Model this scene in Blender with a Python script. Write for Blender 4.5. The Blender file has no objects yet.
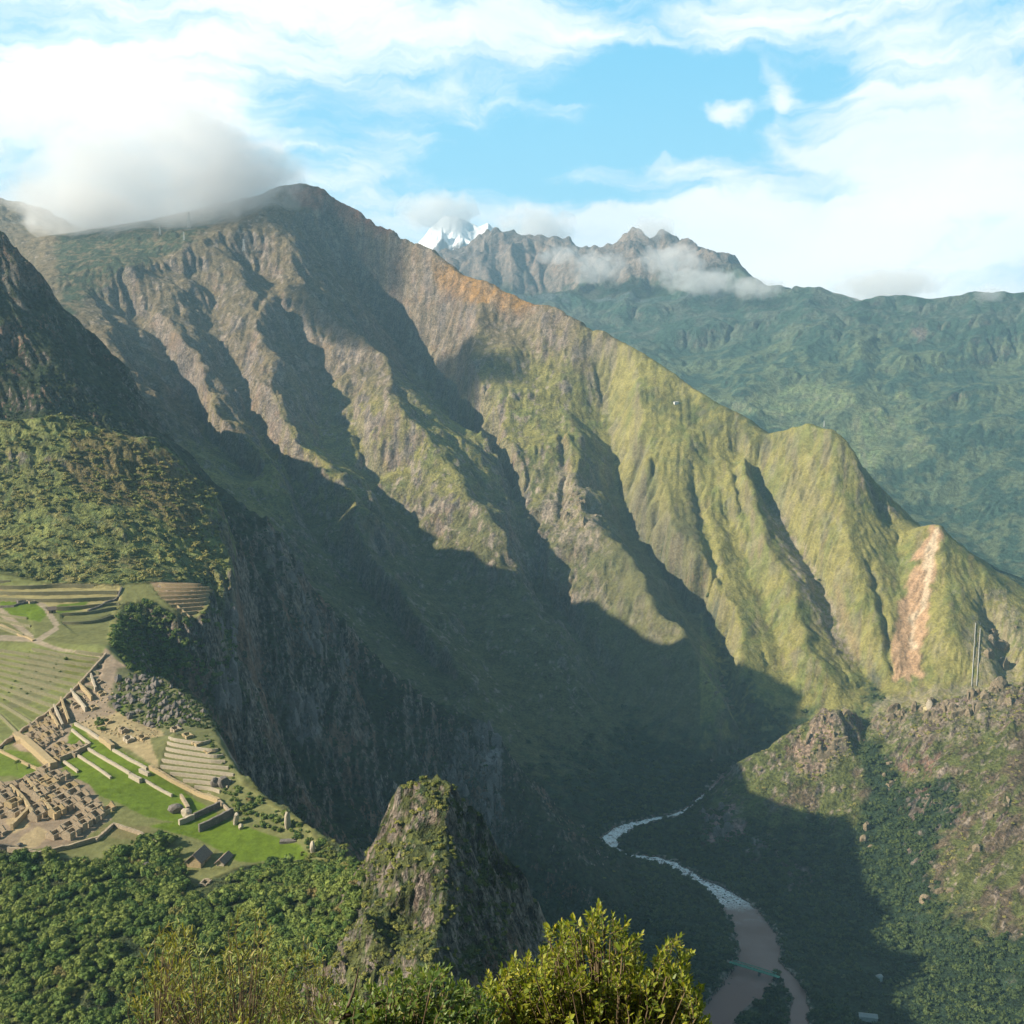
import bpy, math, random, time
import numpy as np
T0 = time.time()
def log(*a): print('%.1f' % (time.time() - T0), *a, flush=True)
rng = np.random.default_rng(7)
random.seed(7)

# ---------------------------------------------------------------- camera model
F = 1027.0; PITCH = math.radians(7.0); CZ = 800.0
cp, sp = math.cos(PITCH), math.sin(PITCH)
def slope_of(py):                       # dz/dy of the sight line through image row py
    y = (512.0 - np.asarray(py, float)) / F
    return (-sp + y * cp) / (cp + y * sp)
def s_of(px, py):                       # dx/dy of the sight line
    y = (512.0 - np.asarray(py, float)) / F
    return ((np.asarray(px, float) - 512.0) / F) / (cp + y * sp)
def row_of(g):                          # inverse of slope_of
    return 512.0 - F * np.tan(np.arctan(g) + PITCH)
def px_of(s, g):
    y = np.tan(np.arctan(g) + PITCH)
    return 512.0 + F * s * (cp + y * sp)

# ---------------------------------------------------------------- control lines of the relief
# P(px, py, D): seen at that place of the photograph, D metres away;  H(px, D, z): hidden ground;  W(x, y, z): world metres
def P(px, py, D): return (float(s_of(px, py)), math.log(D), CZ + D * float(slope_of(py)))
def H(px, D, z):
    g = (z - CZ) / D
    return (float(s_of(px, row_of(g))), math.log(D), z)
def W(x, y, z): return (x / y, math.log(y), z)
def PZ(px, py, z=0.0):                  # seen at that place and known to lie at height z
    return P(px, py, (z - CZ) / float(slope_of(py)))
def PL(*pts): return [P(*p) for p in pts]
def HL(*pts): return [H(*p) for p in pts]
def WL(*pts): return [W(*p) for p in pts]

RIVER = [(745,766),(728,771),(700,800),(680,815),(650,820),(620,829),(604,845),(618,857),(645,860),(668,863),(690,876),(712,888),(733,902),(752,925),(762,955),(748,985),(722,1010),(690,1040)]
BROAD = [2,3,3,4,6,12,17,16,15,13,11,11,22,29,29,27,23,22]
BRANCH = [(772,962),(784,975),(797,990),(801,1008),(795,1040)]
BBROAD = [8,9,10,10,11]
LINES = [
 # far range
 PL((760,291,7900),(800,288,7700),(830,293,7600),(862,301,7500),(900,297,7400),(940,299,7300),(1000,295,7200),(1080,292,7200)),
 PL((415,268,9600),(440,258,9500),(458,262,9500),(470,254,9500),(488,243,9500),(500,234,9500),(512,243,9500),(528,243,9500),(545,233,9500),(552,238,9500),(560,231,9500),(575,241,9500),(592,247,9500),(602,240,9500),(612,238,9500),(620,244,9500),(632,241,9400),(642,250,9400),(655,245,9300),(672,252,9200),(688,256,9000),(700,263,8800),(712,262,8600),(728,272,8400),(742,281,8200),(760,290,7900)),
 HL((380,10400,1500),(600,10400,1500),(800,9800,1100),(1080,9000,1000)),
 PL((440,290,8700),(500,287,8700),(560,290,8500),(620,296,8300),(680,300,8100),(730,300,7900)),
 PL((880,300,7450),(845,325,6950),(800,352,6500),(750,385,6000),(715,412,5700)),
 PL((640,330,7500),(690,370,6700),(720,395,6100),(760,408,5600)),
 PL((730,300,7800),(745,340,7000),(770,372,6300)),
 PL((560,295,8300),(590,330,7500),(620,352,6900)),
 PL((1080,340,6600),(980,385,6000),(890,450,5200),(830,510,4600)),
 PL((960,300,7200),(930,360,6300),(870,420,5500)),
 PL((1080,600,3760),(1000,575,4050),(930,520,4600),(860,470,5000),(790,425,5550),(740,412,5700)),
 HL((-100,7000,1500),(100,6800,1500),(300,6400,1500),(440,6000,900),(640,5000,500),(760,4500,400),(840,4100,250),(940,3500,60),(1080,3200,0)),
 # crest of the opposite mountain
 PL((-160,190,5500),(0,190,5450),(25,194,5400),(50,206,5350),(75,235,5200),(110,236,5150),(170,215,4900),(215,205,4750),(245,200,4700),(270,193,4600),(285,184,4560),(300,182,4550),(320,187,4520),(335,199,4500),(360,209,4450),(400,228,4350),(430,250,4250),(445,263,4200),(480,280,4050),(540,304,3880),(600,329,3700),(640,352,3580),(670,372,3480),(700,391,3380),(722,407,3300),(745,415,3260),(765,431,3200),(785,428,3120),(810,423,3060),(835,430,3000),(850,446,2960),(865,468,2920),(880,494,2880),(896,522,2840),(906,530,2800),(924,524,2760),(940,523,2740),(955,543,2700),(980,566,2640),(1000,590,2570),(1024,614,2500),(1080,660,2400)),
 # ribs and gullies of the opposite mountain, left to right
 PL((285,198,4500),(250,218,4250),(215,236,4050),(180,250,3900),(140,266,3750),(100,284,3620),(70,294,3520),(30,310,3400)),
 PL((90,288,3600),(105,330,3250),(140,390,2950),(180,450,2700)),
 PL((128,305,3600),(150,345,3480),(200,430,3120),(250,500,2760)),
 PL((150,270,3780),(160,318,3500),(196,362,3230),(226,425,2930),(270,470,2740),(322,560,2460)),
 PL((190,285,3800),(236,372,3430),(262,440,3090),(345,575,2540),(450,690,2150)),
 PL((215,240,4030),(258,305,3640),(276,370,3290),(292,430,3000),(345,490,2730),(385,580,2390),(470,680,2120)),
 PL((262,270,3950),(316,372,3560),(330,450,3180),(398,525,2840),(455,610,2520),(530,730,2080)),
 PL((285,200,4500),(300,270,3950),(322,310,3700),(372,345,3470),(396,402,3210),(446,452,3030),(478,505,2790),(528,590,2520),(562,660,2300),(610,720,2150),(650,772,2060)),
 PL((335,215,4480),(350,265,4400),(385,335,4280),(430,400,3980),(470,470,3580),(510,545,3120),(545,600,2790),(590,670,2440),(645,758,2090)),
 PL((445,263,4200),(520,330,3860),(556,385,3580),(578,440,3260),(592,515,2860),(648,575,2580),(686,640,2340),(720,690,2190),(738,745,2100)),
 PL((500,340,3800),(505,430,3350),(530,520,2950),(570,590,2650),(610,660,2400),(660,730,2180)),
 PL((480,300,4000),(470,360,3700),(485,430,3350),(520,500,3000),(560,570,2700)),
 PL((590,335,3740),(604,400,3530),(612,470,3300),(628,545,3010),(694,610,2730),(722,680,2430),(748,750,2150)),
 PL((640,352,3580),(642,430,3240),(668,510,2910),(705,570,2690),(742,655,2400),(768,735,2170)),
 PL((690,390,3400),(710,470,3090),(740,560,2775),(780,655,2430),(808,735,2200)),
 PL((745,415,3260),(748,470,3020),(775,560,2680),(812,640,2410),(840,702,2260)),
 PL((740,455,3180),(765,500,2990),(800,555,2775),(832,612,2560),(858,672,2390),(872,705,2320)),
 PL((835,430,3000),(838,490,2860),(862,570,2620),(880,640,2420),(888,695,2290)),
 PL((893,525,2810),(900,570,2650),(905,620,2490),(908,690,2290)),
 PL((940,523,2740),(948,590,2520),(955,650,2340),(960,700,2240)),
 PL((1000,590,2570),(1010,640,2400),(1030,700,2240)),
 HL((760,2110,20),(820,2130,30),(870,2160,50),(940,2130,90),(1080,2050,130)),
 # knob and right-hand hill
 PL((700,808,1830),(730,776,1890),(765,750,1920),(800,728,1945),(828,711,1955),(856,708,1965)),
 PL((828,711,1955),(838,750,1880),(832,800,1780),(815,845,1690)),
 PL((866,716,1985),(863,755,1880),(855,810,1740),(848,850,1650)),
 PL((876,710,1980),(905,706,1960),(930,702,1945),(960,695,1930),(1000,688,1910),(1080,676,1890)),
 PL((930,702,1945),(940,760,1780),(935,830,1630),(925,880,1520)),
 PL((880,715,1970),(890,790,1770),(898,870,1570),(905,950,1400)),
 PL((1040,684,1900),(1015,770,1700),(1000,850,1520),(990,930,1370),(1000,1000,1250)),
 PL((1080,800,1560),(1060,900,1380),(1060,1030,1170)),
 PL((690,852,1690),(740,880,1600),(800,905,1520),(850,960,1400),(880,1030,1240)),
 # left mountain: skyline, back and face
 PL((-60,190,1980),(0,230,1900),(30,266,1900),(60,308,1900),(100,345,1890),(130,372,1860),(158,432,1800),(200,468,1750),(235,500,1700),(268,522,1670),(288,543,1650),(318,598,1620),(350,640,1600),(390,668,1600),(430,695,1600),(470,712,1600),(495,722,1590),(506,765,1540),(540,808,1490),(575,860,1430),(602,915,1370),(622,975,1310)),
 WL((-1010,1925,1090),(-1130,2050,1090),(-1250,2230,1150),(-1250,2310,1080),(-1250,2480,1050),(-1250,2800,985),(-1250,2930,868),(-1250,3100,700)),  # ridge out of view, shaped so its shadow edge crosses the opposite slope
 WL((-1010,1925,1090),(-1080,1700,1068),(-1090,1560,970),(-1100,1450,850)),  # unseen spur added to keep the mountain's face in shade
 HL((-60,2500,760),(60,2450,680),(150,2320,560),(220,2150,420),(300,2020,260),(400,1900,130),(480,1850,70),(560,1760,20)),
 WL((-1700,1900,900),(-1700,2300,1000),(-1700,2900,800),(-2600,3200,700)),
 PL((-60,300,1780),(0,318,1740),(60,370,1690),(110,420,1640)),
 PL((-60,415,1560),(0,430,1545),(60,430,1550),(130,455,1570),(180,495,1570),(232,540,1540)),
 # cliffs between the citadel ridge and the river
 PL((290,545,1640),(302,600,1560),(332,680,1450),(348,760,1360),(385,830,1280)),
 PL((390,668,1600),(405,720,1500),(432,800,1400)),
 PL((492,722,1590),(482,800,1480),(470,880,1390),(520,960,1290)),
 PL((350,670,1570),(375,740,1450),(405,820,1330)),
 PL((440,740,1530),(450,820,1420),(450,880,1370)),
 PL((258,560,1500),(262,620,1420),(262,700,1330),(275,780,1260),(330,850,1210)),
 HL((240,1050,330),(300,960,300),(380,900,250),(450,850,200),(520,900,130),(600,1000,70),(700,1060,30),(800,1080,15)),
 HL((205,900,480),(240,850,440),(300,800,400),(360,720,380)),
 # hill behind the terraces
 PL((-120,430,1400),(-60,425,1420),(0,422,1420),(40,418,1430),(60,413,1440),(80,420,1440),(110,430,1440),(150,440,1450),(180,462,1450),(212,486,1430),(222,500,1410),(228,540,1340),(232,585,1230),(236,620,1200)),
 PL((-60,568,1160),(0,570,1150),(50,582,1140),(120,584,1130),(215,580,1125)),
 PL((100,480,1350),(120,530,1240)),
 PL((218,600,1110),(200,618,1085),(165,612,1080),(140,600,1095)),
 PL((120,612,1080),(135,640,1040),(170,690,1010),(195,700,1000)),
 PL((225,630,1150),(222,690,1080),(232,740,1010)),
 # citadel
 PL((-60,640,985),(0,640,980),(60,642,960),(105,648,930)),
 PL((-60,740,800),(0,735,805),(50,712,835),(100,672,895)),
 PL((-60,775,735),(20,760,745),(60,765,730),(100,745,752)),
 PL((120,612,1080),(115,625,1020),(108,647,935),(130,672,900),(170,682,870),(205,705,808),(222,742,730),(240,775,694),(270,800,662),(310,825,622),(345,848,588)),
 PL((130,715,812),(160,735,775)),
 PL((172,731,742),(188,736,736),(204,744,726),(214,752,716)),
 PL((150,766,712),(178,783,694),(205,797,682),(235,790,678)),
 PL((60,785,690),(90,790,680),(150,815,645),(200,835,625),(270,832,622),(300,850,600)),
 PL((-60,800,665),(0,800,665),(60,830,628),(100,845,610)),
 PL((-60,850,605),(0,845,610),(100,862,590),(180,885,565),(230,870,580),(330,875,565)),
 PL((-60,940,500),(100,940,500),(200,940,495),(300,920,505)),
 PL((-60,1050,425),(100,1050,425),(250,1050,415),(350,1050,395)),
 WL((-760,1300,600),(-760,1000,420),(-620,700,330),(-500,500,300),(-320,300,330)),
 WL((-1100,1450,850),(-1200,1300,650),(-1200,900,250),(-1000,500,100),(-500,260,120)),
 # rock peak in front
 PL((352,880,520),(371,858,503),(378,825,500),(388,798,498),(402,785,492),(425,778,488),(445,779,484),(462,788,482),(482,808,482),(508,858,484),(540,908,486),(566,975,486)),
 PL((418,785,487),(404,850,458),(392,905,434)),
 PL((345,860,545),(335,900,500),(330,940,470)),
 PL((445,785,480),(448,850,448),(440,920,415),(425,985,375)),
 PL((480,850,470),(500,930,440),(510,1000,410)),
 PL((350,925,440),(366,912,428),(372,935,415)),
 PL((402,925,432),(396,970,400)),
 HL((400,560,520),(440,600,440),(500,600,400)),
 HL((620,480,420),(750,480,330),(900,480,230),(1080,480,150)),
 HL((620,700,150),(800,800,60),(1080,900,60)),
 HL((-60,260,480),(200,260,560),(400,260,585),(550,260,540),(700,260,440),(1080,260,250)),
]
LINES += [[PZ(x, y, 0.0) for x, y in RIVER], [PZ(x, y, 0.0) for x, y in BRANCH]]

S0, S1 = -1.7, 0.60
L0, L1 = math.log(250.0), math.log(10500.0)
def raster(n_s, n_l, lines):
    A = np.zeros((n_l, n_s)); Wt = np.zeros((n_l, n_s))
    ds = (S1 - S0) / (n_s - 1); dl = (L1 - L0) / (n_l - 1)
    for ln in lines:
        for a, b in zip(ln[:-1], ln[1:]):
            n = int(max(abs(a[0]-b[0])/ds, abs(a[1]-b[1])/dl) * 1.5) + 2
            t = np.linspace(0, 1, n)
            ya, yb = math.exp(a[1]), math.exp(b[1])
            y = ya + (yb-ya)*t; x = a[0]*ya + (b[0]*yb - a[0]*ya)*t; z = a[2] + (b[2]-a[2])*t
            i = np.round((np.log(y) - L0)/dl).astype(int); j = np.round((x/y - S0)/ds).astype(int)
            ok = (i >= 0) & (i < n_l) & (j >= 0) & (j < n_s)
            np.add.at(A, (i[ok], j[ok]), z[ok]); np.add.at(Wt, (i[ok], j[ok]), 1.0)
    M = Wt > 0
    A[M] /= Wt[M]
    return A, M
def resize(a, shape):
    n0, n1 = shape; m0, m1 = a.shape
    i = np.linspace(0, m0-1, n0); j = np.linspace(0, m1-1, n1)
    i0 = np.minimum(i.astype(int), m0-2); j0 = np.minimum(j.astype(int), m1-2)
    fi = (i-i0)[:, None]; fj = (j-j0)[None, :]
    r = a[i0]*(1-fi) + a[i0+1]*fi
    return r[:, j0]*(1-fj) + r[:, j0+1]*fj
def relax(u, A, M, it):
    u[M] = A[M]
    ii, jj = np.indices(u.shape); red = ((ii+jj) % 2 == 0) & ~M; blk = ((ii+jj) % 2 == 1) & ~M
    for k in range(it):
        for m in (red, blk):
            p = np.pad(u, 1, mode='edge')
            v = 0.25*(p[:-2, 1:-1] + p[2:, 1:-1] + p[1:-1, :-2] + p[1:-1, 2:])
            u[m] += 1.6*(v[m]-u[m]) if k > 2 else (v[m]-u[m])
    return u
def solve():
    full = (940, 560); u = None
    for k in (5, 4, 3, 2, 1, 0):
        shp = (full[0] >> k, full[1] >> k)
        A, M = raster(shp[1], shp[0], LINES)
        if u is None: u = np.full(shp, A[M].mean())
        else: u = resize(u, shp)
        u = relax(u, A, M, 300 if k > 2 else (120 if k else 50))
    return u
base = solve(); log('solved', base.min(), base.max())

# ---------------------------------------------------------------- noise
def _hash(i, j, seed):
    h = (i.astype(np.int64)*374761393 + j.astype(np.int64)*668265263 + seed*974634777) & 0xffffffff
    h = ((h ^ (h >> 13))*1274126177) & 0xffffffff
    return (h ^ (h >> 16)) & 0xffffffff
def perlin(x, y, seed=0):
    i = np.floor(x).astype(np.int64); j = np.floor(y).astype(np.int64); fx = (x-i).astype(np.float32); fy = (y-j).astype(np.float32)
    i0, j0 = i.min(), j.min(); ni, nj = int(i.max()-i0)+2, int(j.max()-j0)+2
    A_ = _hash(*np.meshgrid(np.arange(ni)+i0, np.arange(nj)+j0, indexing='ij'), seed)*(2*math.pi/4294967296.0)
    GX = np.cos(A_).astype(np.float32).ravel(); GY = np.sin(A_).astype(np.float32).ravel(); k = ((i-i0)*nj+(j-j0)).astype(np.int32)
    def gr(di, dj):
        q = k+(di*nj+dj)
        return GX[q]*(fx-di) + GY[q]*(fy-dj)
    ux = fx*fx*fx*(fx*(fx*6-15)+10); uy = fy*fy*fy*(fy*(fy*6-15)+10)
    a = gr(0, 0)*(1-ux) + gr(1, 0)*ux; b = gr(0, 1)*(1-ux) + gr(1, 1)*ux
    return (a*(1-uy) + b*uy)*1.5
def fbm(x, y, o, seed=0, gain=0.5, ridged=False):
    t = 0; a = 1.0; n = 0
    for k in range(o):
        v = perlin(x*2.0**k, y*2.0**k, seed+k*17)
        t = t + a*((1-2*np.abs(v)) if ridged else v); n += a; a *= gain
    return t/n

# ---------------------------------------------------------------- fine grid in front of the camera
STEP = 0.0016
FS0, FS1 = -0.57, 0.57
ns = int((FS1-FS0)/STEP)+1; nl = int((L1-L0)/STEP)+1
sv = FS0 + STEP*np.arange(ns); lv = L0 + STEP*np.arange(nl)
def sample(a, s, l, s0=S0, s1=S1, l0=L0, l1=L1):
    fi = np.clip((l-l0)/(l1-l0)*(a.shape[0]-1), 0, a.shape[0]-1.001); fj = np.clip((s-s0)/(s1-s0)*(a.shape[1]-1), 0, a.shape[1]-1.001)
    i = fi.astype(int); j = fj.astype(int); fi = fi-i; fj = fj-j
    return (a[i, j]*(1-fi) + a[i+1, j]*fi)*(1-fj) + (a[i, j+1]*(1-fi) + a[i+1, j+1]*fi)*fj
SS, LL = np.meshgrid(sv, lv)
YY = np.exp(LL); XX = SS*YY
def blur(a, n=1):
    for _ in range(n):
        p = np.pad(a, 1, mode='edge')
        q = p[:-2, 1:-1]+p[2:, 1:-1]; q += p[1:-1, :-2]; q += p[1:-1, 2:]; q *= .125; q += .5*a; a = q
    return a
# the control lines are too straight for nature: bend everything between the crest and the toe a little
CRX = [(-160,5500),(0,5450),(75,5200),(170,4900),(285,4560),(335,4500),(400,4350),(445,4200),(540,3880),(640,3580),(722,3300),(785,3120),(850,2960),(898,2840),(940,2740),(1000,2570),(1080,2400)]
YC = np.interp(512+F*sv, [p[0] for p in CRX], [p[1] for p in CRX])[None, :]
bend = np.clip((YC*.985-YY)/500, 0, 1)*np.clip((YY-2150)/300, 0, 1)+np.clip((YY-YC*1.2)/900, 0, 1)*np.clip((9000-YY)/1500, 0, 1)
hb = blur(sample(base, SS+bend*(.020*fbm(SS*11, LL*11, 3, 61)+.009*fbm(SS*38, LL*38, 2, 63)), LL+bend*.022*fbm(SS*10+5, LL*10, 3, 62)), 6)
def notch(pl, w, dep):
    P2 = [P(*p) for p in pl]; d2 = np.full(hb.shape, 1e9)
    xs_ = [p[0] for p in P2]; ls_ = [p[1] for p in P2]; j0, j1 = int((min(xs_)-.03-FS0)/STEP), int((max(xs_)+.03-FS0)/STEP); i0, i1 = int((min(ls_)-.03-L0)/STEP), int((max(ls_)+.03-L0)/STEP)
    w_ = (slice(max(i0, 0), i1), slice(max(j0, 0), j1)); a_, b_ = SS[w_], LL[w_]; a_ = a_+.004*perlin(b_*60, a_*0, 5); dd_ = np.full(a_.shape, 1e9); tt = np.zeros(a_.shape)
    for k, (p, q) in enumerate(zip(P2[:-1], P2[1:])):
        vx, vy = q[0]-p[0], q[1]-p[1]; t = np.clip(((a_-p[0])*vx+(b_-p[1])*vy)/(vx*vx+vy*vy), 0, 1); e_ = np.hypot(a_-p[0]-t*vx, b_-p[1]-t*vy); m_ = e_ < dd_; dd_ = np.where(m_, e_, dd_); tt = np.where(m_, (k+t)/(len(P2)-1), tt)
    hb[w_] -= dep*np.exp(-(dd_*YY[w_]/w)**2)*np.sin(np.clip(tt, .03, .97)*math.pi)**.5
notch([(756,496,3010),(778,520,2925),(806,560,2760),(834,612,2560),(858,672,2390)], 20, 42)
notch([(500,430,3350),(506,470,3150),(514,520,2950)], 16, 26)
notch([(690,470,3090),(704,530,2880),(722,600,2620)], 14, 22); notch([(728,440,3170),(742,510,2950),(756,560,2780)], 12, 18)
notch([(868,560,2680),(884,620,2490),(892,670,2340)], 10, 14); notch([(560,420,3400),(566,470,3130),(560,520,2880)], 16, 24)
notch([(650,450,3130),(664,520,2880),(690,590,2640)], 14, 20); notch([(985,600,2520),(1004,640,2400),(1012,690,2270)], 24, 50)
notch([(858,455,2960),(876,490,2890),(893,522,2820)], 20, 45); notch([(350,390,3350),(362,440,3120),(380,500,2850)], 16, 34)
notch([(250,380,3250),(262,420,3040),(280,460,2860)], 16, 30); notch([(530,600,2600),(560,680,2300),(590,740,2130)], 18, 22)
def inside(px, py, poly):
    r = np.zeros(px.shape, bool); n = len(poly)
    for k in range(n):
        x1, y1 = poly[k]; x2, y2 = poly[(k+1) % n]
        if y1 == y2: continue
        c = ((y1 > py) != (y2 > py)) & (px < (x2-x1)*(py-y1)/(y2-y1)+x1)
        r ^= c
    return r
g0 = (hb-CZ)/YY; PX = px_of(SS, g0); PY = row_of(g0)
BUILT = [(-90,566),(0,572),(50,584),(120,584),(218,578),(222,598),(195,622),(140,602),(118,606),(112,640),(128,668),(205,702),(228,742),(245,782),(272,803),(312,828),(325,850),(322,862),(240,868),(200,884),(150,868),(95,866),(0,846),(-90,850)]
cit = (inside(PX, PY, BUILT) & (YY > 560) & (YY < 1170)).astype(float)
cit = blur(cit, 10)
# broken relief: strong where the ground is steep
gy, gx = np.gradient(hb, STEP); slope = np.hypot(gx, gy)/YY
steep = np.clip((slope-0.25)/0.9, 0, 1)
cliff = np.clip((slope-1.0)/0.8, 0, 1)
near = np.clip((1900-YY)/400, 0, 1)*(1-cit)
wx = fbm(SS*9, LL*9, 3, 5)*0.25; wy = fbm(SS*9+7, LL*9+3, 3, 9)*0.25
n1 = fbm(SS*9+wx, LL*9+wy, 5, 21, 0.42, True)
n2 = fbm(SS*34+wx*3, LL*34+wy*3, 5, 40, 0.55, True)
far = np.clip((YY-5000)/1500, 0, 1)
rocky = far*np.clip((hb-1450)/300, 0, 1)
soft = np.clip((SS-0.05)/0.06, 0, 1)*np.clip((YY-2000)/150, 0, 1)*(1-far)
craggy = 1-0.68*soft
amp = YY*(1-cit)*(0.003 + 0.013*steep*craggy + 0.008*far + 0.02*rocky)
amp2 = YY*(1-cit)*(0.0008 + (0.0034*steep + 0.005*cliff)*craggy + 0.005*rocky + 0.001*far)
floor_ = np.clip(hb/60.0, 0.04, 1)
knob = ((YY > 330) & (YY < 560) & (SS > -.17) & (SS < .06))*1.0
knob = blur(knob, 6)
n4 = fbm(SS*26+wx, LL*20+wy, 4, 331, .5, True)
flute = fbm(SS*75+wx*3, LL*14+wy, 4, 401, .55, True); side = np.clip((1750-YY)/150, 0, 1)*np.clip((YY-780)/200, 0, 1)*(1-cit)*np.clip((.02-SS)/.03, 0, 1)*np.clip((SS+.32)/.03, 0, 1)
right = np.clip((2100-YY)/150, 0, 1)*np.clip((YY-1150)/100, 0, 1)*np.clip((SS-.17)/.02, 0, 1)
h = hb + YY*steep*(side*.014*(flute-.45) + right*.012*(n4-.5)*np.clip(hb/60, 0, 1)) + knob*YY*(.013*(n4-.5)*steep) + (amp*(n1-0.45) + amp2*(n2-0.35))*floor_
log('noise')
def erode(h, rounds, N, steps, Ke=0.35, Kd=0.12, Kc=5.0, inert=0.25):
    nl_, ns_ = h.shape; hf = h.ravel(); cell = (YY*STEP).ravel(); mask = ((1-cit)*floor_).ravel()
    for r in range(rounds):
        pi = rng.uniform(2, nl_-3, N); pj = rng.uniform(2, ns_-3, N)
        di = np.zeros(N); dj = np.zeros(N); sed = np.zeros(N); water = 1.0; alive = np.ones(N, bool)
        for st in range(steps):
            i = pi.astype(int); j = pj.astype(int); u = pi-i; v = pj-j; k = i*ns_+j; c = cell[k]
            h00 = hf[k]; h10 = hf[k+ns_]; h01 = hf[k+1]; h11 = hf[k+ns_+1]
            gi = ((h10-h00)*(1-v)+(h11-h01)*v)/c; gj = ((h01-h00)*(1-u)+(h11-h10)*u)/c
            h0 = h00*(1-u)*(1-v)+h10*u*(1-v)+h01*(1-u)*v+h11*u*v
            di = di*inert-gi*(1-inert); dj = dj*inert-gj*(1-inert)
            n = np.hypot(di, dj)+1e-6; di /= n; dj /= n
            qi = pi+di; qj = pj+dj
            ok = (qi > 1) & (qi < nl_-3) & (qj > 1) & (qj < ns_-3)
            qi = np.where(ok, qi, pi); qj = np.where(ok, qj, pj)
            i2 = qi.astype(int); j2 = qj.astype(int); u2 = qi-i2; v2 = qj-j2; k2 = i2*ns_+j2
            h1 = hf[k2]*(1-u2)*(1-v2)+hf[k2+ns_]*u2*(1-v2)+hf[k2+1]*(1-u2)*v2+hf[k2+ns_+1]*u2*v2
            dh = (h1-h0)/c
            cap = np.clip(-dh, 0.02, 1.6)*water*Kc
            dep = np.where(dh > 0, np.minimum(dh, sed), np.where(sed > cap, (sed-cap)*Kd, 0))
            ero = np.where((dh < 0) & (sed <= cap), np.minimum((cap-sed)*Ke*0.12, -dh*0.5), 0)
            d = (dep-ero)*ok; sed = np.maximum(sed-(dep-ero), 0)
            m = mask[k]*c*d
            idx = np.concatenate([k, k+ns_, k+1, k+ns_+1])
            wv = np.concatenate([m*(1-u)*(1-v), m*u*(1-v), m*(1-u)*v, m*u*v])
            np.add.at(hf, idx, wv)
            water *= 0.985; pi, pj = qi, qj
    return hf.reshape(h.shape)
h = erode(h, 10, 40000, 70)
h = blur(h, 1)
log('eroded')
# small crags after the erosion
gy, gx = np.gradient(h, STEP); slope = np.hypot(gx, gy)/YY
steep = blur(np.clip((slope-0.45)/0.8, 0, 1), 2)
n3 = fbm(SS*110+wx*5, LL*60+wy*5, 3, 80, 0.6, True)
h = h + YY*(1-cit)*(n3-.3)*np.where(YY < 1700, .0045, .0026)*steep*floor_

# farming terraces: the hillside cut into level steps
TZONES = [([(-90,644),(106,652),(98,686),(50,720),(12,747),(-90,765)], 3.0, .16), ([(150,585),(216,582),(211,602),(190,620),(172,607),(160,597)], 3.4, .16), ([(60,606),(122,600),(112,640),(78,636),(62,622)], 3.0, .16),
          ([(-90,572),(40,584),(118,586),(118,600),(88,606),(58,612),(40,606),(-90,600)], 4.2, .15), ([(168,738),(180,733),(214,742),(222,752),(236,778),(226,792),(206,795),(160,768)], 2.3, .3), ([(-90,606),(28,612),(34,636),(-90,640)], 2.6, .2)]
h_before = h.copy(); ZM = []
for poly, st, wd in TZONES:
    m = inside(PX, PY, poly) & (YY > 560) & (YY < 1180); ZM.append(m); ms = np.clip(blur(m.astype(float), 2)*1.6-.3, 0, 1)
    q = h/st; f = q-np.floor(q); hs = st*(np.floor(q)+np.clip((f-(1-wd))/wd, 0, 1))
    h = h+(hs-h)*ms
# river bed and banks
def chaikin(a, n=2):
    for _ in range(n):
        q = 0.75*a[:-1]+0.25*a[1:]; r = 0.25*a[:-1]+0.75*a[1:]
        a = np.concatenate([a[:1], np.stack([q, r], 1).reshape(-1, a.shape[1]), a[-1:]])
    return a
def course(pts, wd):
    r = [PZ(x, y) for x, y in pts]
    return chaikin(np.array([(math.exp(p[1])*p[0], math.exp(p[1]), b) for p, b in zip(r, wd)], float), 3)
RC = course(RIVER, BROAD); RC2 = course(BRANCH, BBROAD)
dist = np.full(h.shape, 1e9)
sel = (YY > 1050) & (YY < 2300) & (SS > -0.1) & (SS < 0.45)
xs, ys = XX[sel], YY[sel]; dd = np.full(xs.shape, 1e9)
for a, b in list(zip(RC[:-1], RC[1:]))+list(zip(RC2[:-1], RC2[1:])):
    vx, vy = b[0]-a[0], b[1]-a[1]; t = np.clip(((xs-a[0])*vx+(ys-a[1])*vy)/(vx*vx+vy*vy+1e-9), 0, 1)
    dd = np.minimum(dd, np.hypot(xs-a[0]-t*vx, ys-a[1]-t*vy)-(a[2]+t*(b[2]-a[2])))
dd = dd+5.0*perlin(xs/22, ys/22, 3)+2.5*perlin(xs/8, ys/8, 4)
dist[sel] = dd
h = np.where(dist < 60, np.minimum(h, 3+np.maximum(dist, 0)*0.5+np.maximum(dist-30,0)*2), h)
h = np.where((dist > 0), np.maximum(h, 2.0), h)
h = np.where(dist <= 0, -2.0, h)
h = np.maximum(h, -3)
def ground(x, y):
    y = np.asarray(y, float); x = np.asarray(x, float)
    return sample(h, x/y, np.log(y), FS0, sv[-1], L0, lv[-1])
YSC = np.exp(np.linspace(math.log(255), math.log(9000), 6000))
def hit(px, py):                         # first ground point on the sight line through a pixel of the photograph
    s = float(s_of(px, py)); g = float(slope_of(py))
    z = CZ + YSC*g; k = np.argmax(ground(s*YSC, YSC) > z)
    if k == 0: return None
    lo, hi = YSC[k-1], YSC[k]
    for _ in range(12):
        m = (lo+hi)/2
        if ground(s*m, m) > CZ+m*g: hi = m
        else: lo = m
    return (s*hi, hi, float(ground(s*hi, hi)))
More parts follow.
